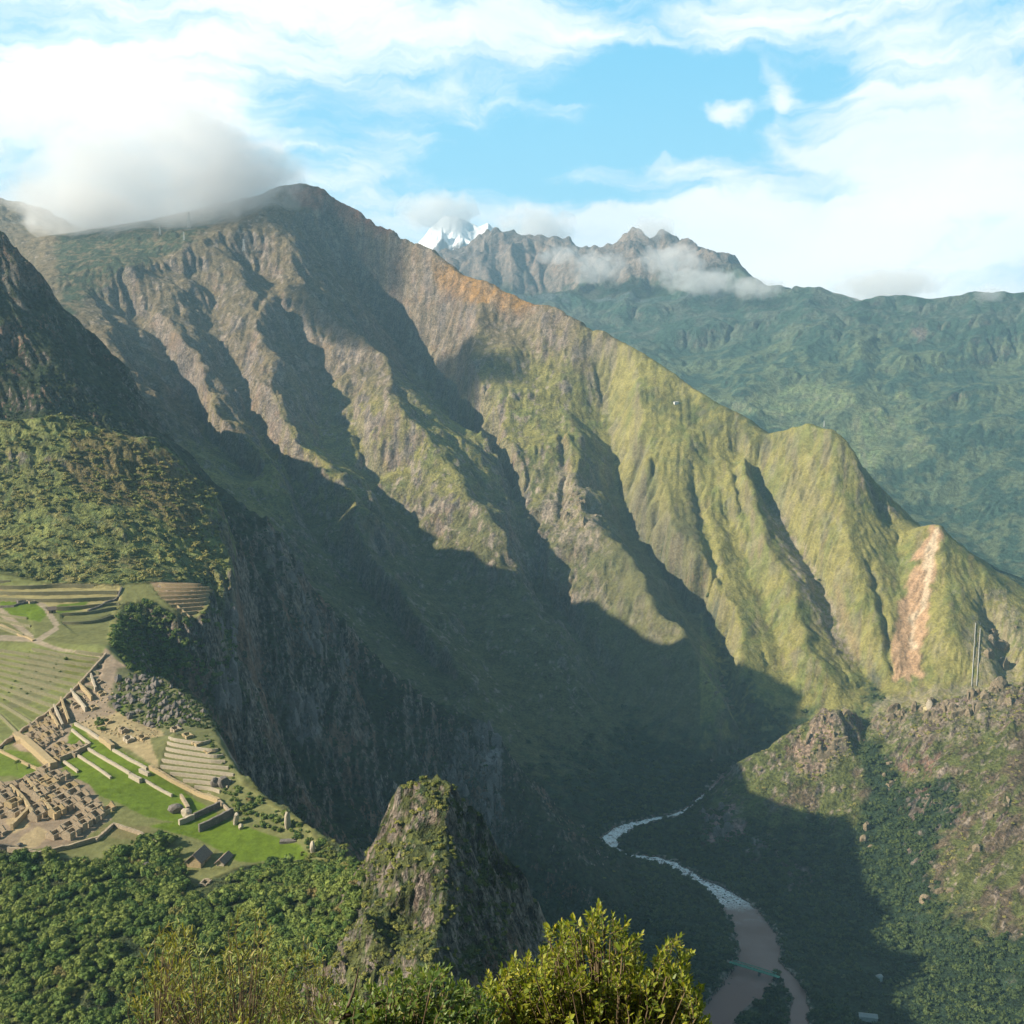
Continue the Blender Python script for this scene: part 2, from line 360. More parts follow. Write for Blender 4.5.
# ---------------------------------------------------------------- ground cover: the ground's own colour, with some shade and haze toned in
gl = (h-CZ)/YY; PX = px_of(SS, gl); PY = row_of(gl)
gy, gx = np.gradient(h, STEP); slope = np.hypot(gx, gy)/YY
def sm(a, lo, hi): t = np.clip((a-lo)/(hi-lo), 0, 1); return t*t*(3-2*t)
JX = fbm(SS*70, LL*70, 3, 131); JY = fbm(SS*70+9, LL*70, 3, 151)
def region(poly, d0=250, d1=10500, soft=6, jit=0.0):
    r = np.zeros(h.shape); m = soft+int(jit)+4
    xs_ = [p[0] for p in poly]
    j0 = max(0, int(((min(xs_)-512)/F*1.03-.01-FS0)/STEP)-m); j1 = min(ns, int(((max(xs_)-512)/F*1.03+.02-FS0)/STEP)+m)
    i0 = max(0, int((math.log(max(d0, 251))-L0)/STEP)-m); i1 = min(nl, int((math.log(min(d1, 10499))-L0)/STEP)+m)
    if j1 <= j0: return r
    w = (slice(i0, i1), slice(j0, j1))
    r[w] = blur((inside(PX[w]+jit*JX[w], PY[w]+jit*JY[w], poly) & (YY[w] > d0) & (YY[w] < d1)).astype(float), soft)
    return r
crest = [l for l in LINES if False]
CR = LINES[12]
def line_depth(s, line): 
    a = sorted((p[0], p[1]) for p in line); return np.exp(np.interp(s, [p[0] for p in a], [p[1] for p in a]))
VLX = [(-200,2600),(-60,2500),(60,2450),(150,2320),(220,2150),(300,2020),(400,1900),(480,1850),(560,1790),(620,1900),(700,2060),(760,2110),(870,2160),(1080,2060)]
YV = np.interp(512+F*sv, [p[0] for p in VLX], [p[1] for p in VLX])[None, :]
FAR = YY > YC*1.06
OPP = (YY > YV) & ~FAR
NA = fbm(SS*22, LL*22, 4, 201); NB = fbm(SS*70, LL*70, 4, 211); NC = fbm(SS*220, LL*160, 3, 221)
NV = fbm(SS*120+wx*6, LL*26+wy*2, 4, 231)      # long down the slope
def C(*c): return np.array(c)
def mix(a, b, m):
    b = np.asarray(b, float)
    if a.shape == h.shape+(3,) and m.shape == h.shape and (m != 0).mean() < .25:
        k = m != 0; a[k] += ((b[k] if b.ndim == 3 else b)-a[k])*m[k][:, None]; return a
    return a + (b-a)*m[..., None]
grass = C(.245,.225,.072); olive = C(.165,.180,.055); brown = C(.185,.140,.092); dkbrown = C(.095,.085,.060)
forest = C(.036,.060,.030); rock = C(.27,.215,.175); dkrock = C(.12,.11,.105)
col = np.zeros(h.shape+(3,)) + grass
col = mix(col, olive, sm(NA+NB*.6, -.15, .35))
col = mix(col, C(.20,.165,.075), sm(NV+NA*.5, .05, .5)*.7)
hi_ = sm(h + NA*160 + NB*60 + np.clip((0.0-SS)*900, -250, 350), 720, 1050)
col = mix(col, brown, hi_*.85)
col = mix(col, dkbrown, hi_*sm(NB, -.1, .4)*.6)
wood = np.zeros(h.shape)
# shrubs in the gullies of the opposite mountain
curv = blur(h, 8)-h
gull = sm(curv/YY, .0006, .0030)*OPP
wood = np.maximum(wood, gull*.65)
wood = np.maximum(wood, OPP*sm(90+NB*60-h, 0, 60))
for poly, a in (([(55,235),(110,225),(190,215),(240,205),(180,248),(110,285),(60,320)], .9), ([(700,600),(716,604),(740,700),(752,745),(760,770),(735,775),(725,700)], .9),
                ([(735,690),(752,672),(765,700),(795,722),(812,728),(760,775),(735,770)], .9), ([(795,575),(806,580),(812,640),(806,650)], .5),
                ([(640,392),(700,396),(775,430),(800,445),(768,452),(690,425),(650,405)], .55), ([(861,680),(880,672),(885,700),(862,706)], .8)):
    wood = np.maximum(wood, region(poly, 2000, 5600, 4, 10)*a*sm(NB+NC, -.5, .1))
# far range: forest below, bare rock above
farwood = FAR*sm(1750-h+NA*150, -60, 120)
wood = np.where(FAR, farwood*(.7+.3*sm(NA+NB, -.3, .2)), wood)
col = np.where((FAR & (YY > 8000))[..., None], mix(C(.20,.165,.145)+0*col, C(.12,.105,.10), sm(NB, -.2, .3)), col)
far2 = FAR & (YY < 8200)
wood = np.where(far2, wood*(1-.75*region([(730,408),(790,375),(850,385),(920,400),(930,460),(860,470),(800,430)], 4200, 8200, 8, 20)*sm(NA, -.3, .3)), wood)
# near slopes
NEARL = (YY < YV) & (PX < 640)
RH = (YY < YV) & (PX > 640) & (YY > 1050)
shrub = C(.120,.130,.042)
col = np.where(NEARL[..., None], mix(mix(shrub+0*col, C(.185,.155,.060), sm(NA+NB*.5, -.1, .4)), C(.075,.095,.032), sm(NB, -.1, .3)), col)
rh = mix(C(.125,.140,.045)+0*col, C(.15,.115,.072), sm(NA+NB*.7+sm(PX, 930, 1020)*.25, .0, .4))
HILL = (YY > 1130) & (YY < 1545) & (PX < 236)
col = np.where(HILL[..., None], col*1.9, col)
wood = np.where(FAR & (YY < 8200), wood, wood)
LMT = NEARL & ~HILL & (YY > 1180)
col = np.where(LMT[..., None], col*np.array([.45,.46,.66]), col)  # shade on the left mountain and cliffs darkened into their colour
col = mix(col, C(.105,.105,.055), OPP*sm(620-h+NA*120, 0, 260)*(PX < 700)*.75)  # low basin toned down to deepen the shadow lying on it
col = np.where(RH[..., None], rh, col)
RHW = region([(862,735),(880,742),(905,785),(950,780),(962,800),(935,850),(925,900),(915,935),(960,952),(1060,925),(1060,1060),(700,1060),(560,900),(640,800),(735,760),(700,808),(700,850),(760,880),(838,850),(866,800)], 1050, 2250, 5, 14)
floorw = sm(42+NB*30-h, 0, 22)*(YY < YV*1.05)*(YY > 900)
wood = np.where(RH, np.maximum(RHW, floorw), np.where(NEARL, np.maximum((.25+.5*sm(NB+NA, -.3, .2))*np.where((YY > 1130) & (YY < 1545) & (PX < 236), .45, 1), floorw), wood))
col = mix(col, forest, wood)
col = np.where((FAR & (YY < 8200))[..., None], col*np.array([1.3,1.5,2.1]), col)  # bluish haze of distance tinted into the far range
# rock where it is steep
rk = sm(slope + NB*.35 + NC*.35, 1.0, 1.45)*(1-.6*soft*OPP)*np.where(OPP & (YY < 5000), .25+.75*sm(NV+NB*.6, -.1, .2), 1)
rk = rk*np.where((YY > 330) & (YY < 560) & (512+F*SS > 335), sm(NB+NC*.6+NA*.5, -.12, .12), 1)
rk = np.maximum(rk, RH*sm(slope+NC*.5+NB*.5, .85, 1.2))
out = sm(NC+NB*.7+NV*.5, .27, .44)*sm(slope, .3, .6)*(1-.85*wood)       # small outcrops
out *= np.where(RH, 1.0, np.where(OPP, .9-.6*soft, .5))
for poly, a in (([(560,465),(590,480),(605,515),(598,550),(560,545),(540,510)], .8), ([(760,500),(775,505),(810,560),(835,610),(855,660),(850,672),(820,625),(785,560)], .9), ([(845,455),(865,480),(900,515),(898,524),(870,500)], .9),
                ([(985,590),(1005,590),(1025,625),(1025,690),(990,690),(960,640),(975,615)], .55), ([(870,703),(905,692),(1030,668),(1030,712),(970,740),(900,742),(868,728)], .6),
                ([(820,705),(850,708),(848,745),(832,770),(800,780),(790,760),(815,735)], .6), ([(700,815),(745,805),(742,838),(704,845)], .8)):
    out = np.maximum(out, region(poly, 1500, 4000, 3, 8)*a*sm(NC+NB*.5, -.35, .15))
rkc = mix(mix(rock+0*col, dkrock, sm(NV+NC*.5, -.1, .4)), C(.28,.19,.14), sm(NA-NB*.4, .1, .5)*.5)
rkc = mix(rkc, C(.38,.305,.235), out*.7)
rk = np.clip(np.maximum(rk, out), 0, 1)
rk = rk*np.where(FAR & (YY < 8500), .2, 1)*np.where(NEARL & (YY > 620), .15+.75*sm(NV+NA*.8, -.02, .22), 1)
col = mix(col, rkc, rk*.9)
# bare cliffs
for poly, cc_, a, d0, d1 in (
    ([(215,610),(232,600),(240,640),(236,700),(222,735),(214,700),(222,660)], (.30,.25,.24), .75, 950, 1500), ([(292,545),(304,552),(312,600),(322,650),(312,660),(300,620),(288,580)], (.33,.25,.19), .8, 1300, 1700),
    ([(258,525),(282,525),(296,575),(292,600),(276,590),(262,560)], (.30,.24,.19), .65, 1300, 1700), ([(288,690),(320,680),(322,735),(300,745),(285,720)], (.26,.22,.21), .7, 1100, 1600), ([(322,590),(336,600),(332,640),(324,640)], (.34,.20,.16), .7, 1200, 1700),  # first patch: pale rock that also paints the spur's lit top
    ([(484,722),(498,720),(502,765),(500,830),(490,850),(482,800)], (.36,.31,.31), .85, 1300, 1700), ([(440,730),(484,722),(480,800),(455,820)], (.20,.18,.17), .6, 1300, 1700), ([(700,812),(746,802),(744,836),(704,846)], (.40,.24,.22), .9, 1550, 2000),
    ([(748,838),(775,832),(780,850),(752,860)], (.36,.28,.26), .7, 1450, 1900), ([(795,735),(830,715),(838,745),(815,778),(792,765)], (.36,.26,.19), .8, 1700, 2050), ([(775,850),(800,862),(820,880),(790,890)], (.28,.20,.19), .6, 1400, 1800),
    ([(0,270),(14,262),(20,300),(8,330)], (.22,.2,.17), .6, 1600, 2000), ([(205,380),(222,390),(225,470),(205,440)], (.2,.19,.18), .6, 1500, 1900)):
    col = mix(col, np.array(cc_)*(1+.9*NV[..., None]+.5*NB[..., None]), region(poly, d0, d1, 2, 9)*a*sm(NV+NB*.6, -.3, .0))
# patches
for poly, c, a, d0, d1, jit in (
    ([(425,262),(450,264),(500,287),(550,300),(520,312),(470,300),(440,290)], (.34,.19,.06), .9, 3500, 4500, 10),
    ([(288,184),(325,188),(345,200),(400,228),(380,235),(335,215),(300,205)], (.27,.12,.08), .8, 4000, 4700, 8),
    ([(938,523),(926,528),(915,560),(900,605),(890,645),(891,670),(903,680),(918,676),(924,650),(930,600),(937,560),(944,532)], (.44,.28,.17), .9, 2200, 2800, 12),
    ([(940,524),(933,528),(927,550),(920,565),(927,575),(918,610),(908,620),(912,650),(916,650),(914,622),(928,600),(932,570),(938,545)], (.56,.44,.30), .9, 2200, 2800, 6),
    ([(833,582),(838,584),(850,620),(862,660),(856,662),(842,622)], (.26,.19,.11), .6, 2200, 3000, 3),
    ([(908,325),(928,330),(920,345)], (.24,.18,.15), .7, 5000, 8000, 6),
    ([(918,698),(928,697),(930,712),(919,713)], (.55,.46,.26), .9, 1700, 2100, 2),
    ([(110,430),(150,440),(180,470),(205,500),(190,545),(150,510),(90,500),(60,470),(70,440)], (.17,.125,.060), .7, 1150, 1550, 20)):
    col = mix(col, C(*c), region(poly, d0, d1, 2, jit)*a)
# --- citadel
def paint(poly, c, a=1.0, soft=1, jit=1.6): 
    global col
    col = mix(col, C(*c), region(poly, 540, 1180, soft, jit)*a)
lawn = (.105,.155,.016); dry = (.30,.26,.115); tgreen = (.17,.185,.065); sand = (.36,.28,.16); path = (.32,.26,.19); stone = (.25,.20,.155)
paint(BUILT, (.15,.155,.06), 1, 3, 1)
paint([(-90,560),(30,582),(120,584),(122,600),(90,612),(40,612),(-90,600)], dry)
paint([(-90,566),(30,574),(52,584),(20,586),(-90,582)], tgreen)
paint([(0,598),(30,600),(48,612),(40,622),(20,618),(0,612)], lawn)
paint([(55,606),(90,600),(82,610),(58,614)], lawn)
paint([(-90,640),(110,645),(95,690),(50,722),(15,745),(-90,760)], tgreen)
paint([(32,655),(65,655),(66,675),(40,700),(5,712),(20,680)], (.17,.165,.09), .8, 2)
paint([(64,655),(100,658),(90,668),(66,682)], (.13,.14,.04), .9)
paint([(150,582),(216,580),(210,600),(190,619),(172,606),(160,596)], (.22,.155,.10), .9)
paint([(105,648),(118,660),(132,670),(135,690),(120,712),(85,728),(68,765),(52,775),(12,745),(50,712),(85,682)], (.27,.21,.15))
paint([(74,720),(95,738),(150,765),(185,792),(215,812),(230,830),(190,824),(150,818),(100,795),(60,765)], lawn)
paint([(10,750),(30,752),(52,775),(30,782),(12,775),(-20,780),(-40,760)], lawn, .85)
paint([(150,826),(210,815),(245,826),(300,845),(312,860),(240,862),(200,840)], lawn)
paint([(118,668),(140,668),(168,678),(205,700),(228,725),(215,732),(165,735),(130,725),(108,705)], (.12,.125,.06), 1, 3, 3)
paint([(112,698),(122,690),(128,705),(118,716)], lawn, .7)
paint([(118,712),(160,730),(175,748),(158,768),(130,750),(90,738),(80,722)], sand, .8)
paint([(150,738),(215,728),(245,780),(228,795),(160,770)], (.14,.145,.06))
paint([(-90,790),(20,780),(60,772),(90,785),(112,818),(85,838),(60,848),(-90,850)], (.24,.185,.13))
paint([(5,820),(24,815),(30,826),(14,834)], sand); paint([(20,838),(38,826),(50,834),(40,846),(14,850)], sand)
paint([(95,828),(150,826),(150,842),(112,838)], (.17,.15,.07), .8)
for poly in ([(0,606),(12,616),(34,636),(34,642),(-20,640),(-20,634),(26,636),(0,616)], [(34,638),(60,648),(105,655),(104,658),(58,651),(32,642)], [(34,640),(56,626),(60,629),(38,643)], [(30,598),(46,604),(60,625),(55,628),(44,610)]):
    paint(poly, path, .9, 0, 0)
col *= (1 + .16*NC + .12*NB)[..., None]
bank = sm(dist, 0, 1.5)*sm(9-dist+6*NC, 0, 6)*(dist < 14)*sm(NB+NC, -.1, .3)
col = mix(col, C(.34,.29,.25), bank)
rocky = np.where(OPP, 1-.85*soft, 1.0)*np.where((YY > 330) & (YY < 600) & (PX < 415), .25, 1)*np.where(HILL, .35, 1)
rocky = np.where(RH, 1.15, rocky)
log('cover')
kind = np.zeros(h.shape, np.int8)      # 0 far range 1 opposite mountain 2 valley floor 3 left mountain and cliffs 4 citadel ridge 5 rock peak 6 right hill
kind[:] = 3
kind[OPP] = 1; kind[FAR] = 0
near_ = YY <= YV
pxc = 512 + F*SS
kind[near_ & (pxc > 600) & (YY > 1050)] = 6
kind[near_ & (h < 14) & (YY > 1000)] = 2
kind[near_ & (YY <= 1050)] = 4
kind[near_ & (YY > 1050) & (YY < 1545) & (pxc < 238)] = 4
kind[(YY < 1050) & (h < 380) & (pxc > 200)] = 3
kind[(YY > 330) & (YY < 560) & (pxc > 335)] = 5
kind[(YY <= 330) & (pxc > 330)] = 5
kind[(YY < 1050) & (pxc > 480) & (YY > 560)] = 3
# ---------------------------------------------------------------- objects, materials
from mathutils import Vector
scn = bpy.context.scene; COL = scn.collection
def tag(o, label=None, cat=None, group=None, kind=None):
    if label: o['label'] = label
    if cat: o['category'] = cat
    if group: o['group'] = group
    if kind: o['kind'] = kind
    return o
def mesh_np(name, V, Q, smooth=True, mat=None, parent=None, link=True, fmat=None):
    """V: (n,3) vertices, Q: (m,k) faces all of one size, or a list of such arrays."""
    me = bpy.data.meshes.new(name)
    Qs = Q if isinstance(Q, list) else [Q]
    V = np.asarray(V, np.float32)
    me.vertices.add(len(V)); me.vertices.foreach_set('co', V.ravel())
    li = np.concatenate([np.asarray(q, np.int32).ravel() for q in Qs]); st = []; o = 0
    for q in Qs:
        q = np.asarray(q); st.append(o+np.arange(len(q), dtype=np.int32)*q.shape[1]); o += q.size
    st = np.concatenate(st)
    me.loops.add(len(li)); me.loops.foreach_set('vertex_index', li)
    me.polygons.add(len(st)); me.polygons.foreach_set('loop_start', st.astype(np.int32))
    me.polygons.foreach_set('use_smooth', np.full(len(st), smooth))
    if fmat is not None: me.polygons.foreach_set('material_index', np.asarray(fmat, np.int32))
    me.update(calc_edges=True)
    for m in (mat if isinstance(mat, (list, tuple)) else [mat]):
        if m: me.materials.append(m)
    ob = bpy.data.objects.new(name, me)
    if link: COL.objects.link(ob)
    if parent: ob.parent = parent
    return ob
class NT:
    """small helper for node trees"""
    def __init__(s, tree): s.t = tree; s.n = tree.nodes; s.n.clear()
    def new(s, kind, **kw):
        n = s.n.new(kind)
        for k, v in kw.items():
            if k.startswith('in_'): 
                key = k[3:]; key = int(key) if key.isdigit() else key.replace('_', ' ')
                s.put(n.inputs[key], v)
            else: setattr(n, k, v)
        return n
    def put(s, sock, v):
        if isinstance(v, bpy.types.NodeSocket): s.t.links.new(v, sock)
        elif isinstance(v, bpy.types.Node): s.t.links.new(v.outputs[0], sock)
        else:
            if sock.type == 'RGBA' and isinstance(v, (int, float)): v = (v, v, v, 1)
            if isinstance(v, (tuple, list)) and len(v) == 3 and sock.type == 'RGBA': v = (*v, 1)
            sock.default_value = v
    def math(s, op, a, b=None, c=None, clamp=False):
        n = s.n.new('ShaderNodeMath'); n.operation = op; n.use_clamp = clamp
        s.put(n.inputs[0], a)
        if b is not None: s.put(n.inputs[1], b)
        if c is not None: s.put(n.inputs[2], c)
        return n.outputs[0]
    def vmath(s, op, a, b=None):
        n = s.n.new('ShaderNodeVectorMath'); n.operation = op; s.put(n.inputs[0], a)
        if b is not None: s.put(n.inputs[1], b)
        return n.outputs[0]
    def mix(s, f, a, b, mode='MIX'):
        n = s.n.new('ShaderNodeMix'); n.data_type = 'RGBA'; n.blend_type = mode; n.clamp_factor = True
        s.put(n.inputs[0], f); s.put(n.inputs[6], a); s.put(n.inputs[7], b); return n.outputs[2]
    def noise(s, vec, scale, detail=4, rough=.55, dist=0.0):
        return s.new('ShaderNodeTexNoise', in_Vector=vec, in_Scale=scale, in_Detail=detail, in_Roughness=rough, in_Distortion=dist).outputs[0]
    def ramp(s, v, lo, hi, a=0.0, b=1.0):
        n = s.new('ShaderNodeMapRange', in_0=v, in_1=lo, in_2=hi, in_3=a, in_4=b); n.interpolation_type = 'SMOOTHSTEP'; return n.outputs[0]
def material(name, rough=.9, spec=.15):
    m = bpy.data.materials.new(name); m.use_nodes = True; t = NT(m.node_tree)
    out = t.new('ShaderNodeOutputMaterial'); b = t.new('ShaderNodeBsdfPrincipled', in_Roughness=rough)
    b.inputs['Specular IOR Level'].default_value = spec
    t.put(out.inputs[0], b.outputs[0]); return m, t, b
def terrain_mat():
    m, t, b = material('ground_cover', .95, .08)
    a = t.new('ShaderNodeAttribute', attribute_name='albedo'); pos = t.new('ShaderNodeNewGeometry').outputs['Position']
    dist = t.new('ShaderNodeCameraData')
    n1 = t.noise(pos, .18, 5, .65); n2 = t.noise(pos, .035, 5, .6); n3 = t.noise(pos, .9, 3, .6)
    v = t.math('ADD', t.math('MULTIPLY', n1, 1.1), t.math('MULTIPLY', n2, .7))
    v = t.math('ADD', v, t.math('MULTIPLY', n3, .3)); v = t.ramp(v, .78, 1.32, .45, 1.6)
    rky = t.new('ShaderNodeAttribute', attribute_name='rocky').outputs['Fac']
    nz = t.new('ShaderNodeSeparateXYZ', in_0=t.new('ShaderNodeNewGeometry').outputs['True Normal']).outputs[2]
    ps = t.vmath('MULTIPLY', pos, (1, 1, .22)); s1 = t.noise(ps, .09, 6, .7, .6); s2 = t.noise(ps, .3, 4, .7); s0 = t.noise(pos, .012, 4, .6)
    rmask = t.math('ADD', t.math('MULTIPLY', nz, -1.6), t.math('ADD', t.math('MULTIPLY', s1, 1.1), t.math('MULTIPLY', s0, 1.3)))
    rmask = t.math('ADD', rmask, t.math('MULTIPLY', t.math('SUBTRACT', rky, 1.0), .9)); rmask = t.math('MULTIPLY', t.ramp(rmask, .36, .50), t.math('SUBTRACT', 1.0, t.ramp(t.new('ShaderNodeSeparateXYZ', in_0=pos).outputs[1], 1700, 2300, 0, .7)))
    rcol = t.mix(t.ramp(s2, .40, .62), (.075,.066,.060), (.42,.34,.28)); rcol = t.mix(t.ramp(s0, .5, .62), rcol, (.27,.17,.12))
    base_c = t.mix(rmask, a.outputs[0], rcol)
    t.put(b.inputs[0], t.mix(t.math('ADD', .30, t.math('MULTIPLY', a.outputs['Alpha'], .8)), base_c, t.mix(1.0, base_c, v, 'MULTIPLY')))
    hgt = t.math('ADD', t.math('MULTIPLY', n1, 5.0), t.math('MULTIPLY', n2, 16.0))
    hgt = t.math('ADD', hgt, t.math('MULTIPLY', n3, .8)); hgt = t.math('ADD', hgt, t.math('MULTIPLY', t.math('MULTIPLY', s2, rmask), 5.0))
    bmp = t.new('ShaderNodeBump', in_Strength=1.0, in_Distance=1.6, in_Height=t.math('MULTIPLY', hgt, t.math('MULTIPLY', a.outputs['Alpha'], 1.0)))
    t.put(b.inputs['Normal'], bmp.outputs[0]); return m
TM = terrain_mat()
NAMES = {0: 'far_mountain_range', 1: 'opposite_mountain', 2: 'valley_floor', 3: 'cliff_mountain', 4: 'citadel_ridge', 5: 'rock_peak', 6: 'wooded_hill'}
rough_ = (1-.93*cit)*np.where(OPP, .75-.4*soft, 1)
def add_terrain():
    # crags: push steep ground sideways a little
    fk = kind[:-1, :-1]
    idx = np.arange(h.size).reshape(h.shape)
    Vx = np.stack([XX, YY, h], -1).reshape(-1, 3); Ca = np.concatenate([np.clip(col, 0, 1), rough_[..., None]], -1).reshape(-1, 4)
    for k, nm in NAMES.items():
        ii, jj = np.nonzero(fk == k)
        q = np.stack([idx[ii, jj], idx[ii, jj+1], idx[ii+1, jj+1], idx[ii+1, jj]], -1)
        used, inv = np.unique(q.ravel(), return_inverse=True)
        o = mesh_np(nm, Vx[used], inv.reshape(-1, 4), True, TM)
        at = o.data.color_attributes.new('albedo', 'FLOAT_COLOR', 'POINT'); at.data.foreach_set('color', Ca[used].astype(np.float32).ravel())
        o.data.attributes.new('rocky', 'FLOAT', 'POINT').data.foreach_set('value', rocky.ravel()[used].astype(np.float32))
        tag(o, kind='structure')
add_terrain()
s2 = np.linspace(-1.7, FS0+.0002, 220); l2 = np.linspace(L0, L1, 640); A_, B_ = np.meshgrid(s2, l2)
Y_ = np.exp(B_); Z_ = sample(base, A_, B_); Z_[:, -1] = sample(h, np.full(640, FS0), l2, FS0, sv[-1], L0, lv[-1])-.5
ii = np.arange(220*640).reshape(640, 220)
o = mesh_np('mountain_flank', np.stack([A_*Y_, Y_, Z_], -1).reshape(-1, 3), np.stack([ii[:-1, :-1], ii[:-1, 1:], ii[1:, 1:], ii[1:, :-1]], -1).reshape(-1, 4), True, TM)
at = o.data.color_attributes.new('albedo', 'FLOAT_COLOR', 'POINT'); at.data.foreach_set('color', np.tile(np.array([.07,.08,.035,1], np.float32), 220*640)); tag(o, kind='structure')
log('terrain linked')

# ---------------------------------------------------------------- camera, sun, sky
cam = bpy.data.cameras.new('camera'); co = bpy.data.objects.new('camera', cam); COL.objects.link(co)
co.location = (0, 0, CZ); co.rotation_euler = (math.pi/2-PITCH, 0, 0); cam.sensor_width = 36; cam.lens = 36*F/1024; cam.clip_start = .1; cam.clip_end = 90000
scn.camera = co
EL, AZ = math.radians(31), math.radians(14)
sd = Vector((-math.cos(EL)*math.cos(AZ), -math.cos(EL)*math.sin(AZ), math.sin(EL)))
sl = bpy.data.lights.new('sun', 'SUN'); so = bpy.data.objects.new('sun', sl); COL.objects.link(so)
sl.energy = 5.0; sl.angle = math.radians(.53); sl.color = (1, .89, .73); so.rotation_euler = sd.to_track_quat('Z', 'Y').to_euler()
def build_sky():
    w = bpy.data.worlds.new('World'); scn.world = w; w.use_nodes = True; t = NT(w.node_tree)
    out = t.new('ShaderNodeOutputWorld'); bg = t.new('ShaderNodeBackground', in_Strength=.1); t.put(out.inputs[0], bg.outputs[0])
    sky = t.new('ShaderNodeTexSky', sky_type='NISHITA', sun_disc=False, sun_elevation=EL, sun_rotation=math.atan2(sd.x, sd.y), altitude=2700, air_density=1.0, dust_density=.6, ozone_density=1.4)
    d = t.new('ShaderNodeTexCoord').outputs['Generated']; sep = t.new('ShaderNodeSeparateXYZ', in_0=d)
    x, y, z = sep.outputs
    az = t.math('ARCTAN2', x, y); el = t.math('ARCSINE', z)
    # picture-free angles: az, el in radians
    def A(px, py):
        s = float(s_of(px, py)); g = float(slope_of(py)); return math.atan(s), math.atan(g/math.hypot(1, s))
    comb = t.new('ShaderNodeCombineXYZ', in_0=az, in_1=el, in_2=0.0).outputs[0]
    # slow warp so that no blob has a clean outline
    wn = t.new('ShaderNodeTexNoise', in_Vector=comb, in_Scale=7.0, in_Detail=5.0, in_Roughness=.6)
    wv = t.vmath('MULTIPLY', t.vmath('SUBTRACT', wn.outputs[1], (.5, .5, .5)), (.16, .09, 0))
    P2 = t.vmath('ADD', comb, wv)
    def blob(px, py, rx, ry, rot=0.0, p=P2):
        a, e = A(px, py)
        m = t.new('ShaderNodeMapping', vector_type='TEXTURE', in_Vector=p, in_Location=(a, e, 0), in_Rotation=(0, 0, math.radians(rot)), in_Scale=(rx/F, ry/F, 1))
        r = t.new('ShaderNodeVectorMath', operation='LENGTH', in_0=m.outputs[0]).outputs['Value']
        return t.ramp(r, 0.0, 1.0, 1.0, 0.0)
    def fib(rot, sx, sy, scale, detail=7, rough=.6, dist=.6):      # fibres of cirrus
        m = t.new('ShaderNodeMapping', in_Vector=P2, in_Rotation=(0, 0, math.radians(rot)), in_Scale=(sx, sy, 1))
        return t.noise(m.outputs[0], scale, detail, rough, dist)
    f1 = fib(-8, 1, 4.5, 5); f2 = fib(-30, 1, 5, 9); f3 = fib(14, 1, 3.2, 3.2)
    cov = t.math('ADD', t.math('MULTIPLY', f1, 1.9), t.math('MULTIPLY', f3, 1.3))
    cov = t.math('ADD', cov, t.math('MULTIPLY', f2, 1.0))
    cov = t.math('ADD', cov, -1.52)
    for b, k in ((blob(650, 120, 300, 92, 4), -1.05), (blob(500, 190, 230, 60, 0), -.40), (blob(800, 80, 160, 50, -10), -.30), (blob(60, 172, 110, 40, 0), -.25), (blob(420, 75, 120, 40, 0), -.18), (blob(960,240,90,30,0), -.25),
                 (blob(120, 95, 190, 75, -8), .75), (blob(900, 230, 340, 100, 6), .85), (blob(940, 130, 200, 90, 0), .45), (blob(580, 225, 360, 40, -5), .45),
                 (blob(714, 111, 60, 26, 8), 1.5), (blob(790, 85, 60, 26, -30), .55), (blob(860, 100, 60, 22, 0), .35), (blob(20, 150, 120, 60), .3), (blob(560, 120, 90, 22), .22), (blob(640, 172, 130, 26), .55), (blob(560, 120, 80, 26, 15), .4), (blob(780, 95, 30, 60, 25), .5), (blob(830, 150, 90, 16, -14), .45), (blob(500,30,700,60), .2)):
        cov = t.math('ADD', cov, t.math('MULTIPLY', b, k))
    front = t.ramp(y, -.1, .4)
    cov = t.math('MULTIPLY', t.ramp(cov, .10, 1.0), t.math('ADD', t.math('MULTIPLY', front, .85), .15))
    thick = t.ramp(t.math('ADD', t.math('MULTIPLY', f1, .7), t.math('MULTIPLY', fib(0, 1, 2, 9, 6), .5)), .35, .85)
    cc = t.mix(thick, (5.6, 6.2, 6.8), (7.6, 7.7, 7.6))
    for b in (blob(120, 95, 190, 75, -8), blob(900, 240, 380, 110, 6)): cc = t.mix(t.math('MULTIPLY', b, .9), cc, (9.6, 9.5, 9.1))
    skyc = t.mix(1.0, sky.outputs[0], (1.0, 1.0, 1.0), 'MULTIPLY')
    blue = t.mix(t.ramp(el, -.02, .45), (2.6, 5.6, 6.8), (.9, 3.9, 6.0))
    skyc = t.mix(.85, skyc, blue)
    c = t.mix(cov, skyc, cc)
    vis = t.math('MULTIPLY', t.ramp(y, .15, .7), t.ramp(el, .85, .42))
    c = t.mix(1.0, c, t.math('ADD', .19, t.math('MULTIPLY', vis, .74)), 'MULTIPLY')
    c = t.mix(t.ramp(el, -.12, -.02), (.5, .65, .6), c)
    t.put(bg.inputs[0], c)
build_sky()
scn.view_settings.view_transform = 'Standard'; scn.view_settings.look = 'None'; scn.view_settings.exposure = .95
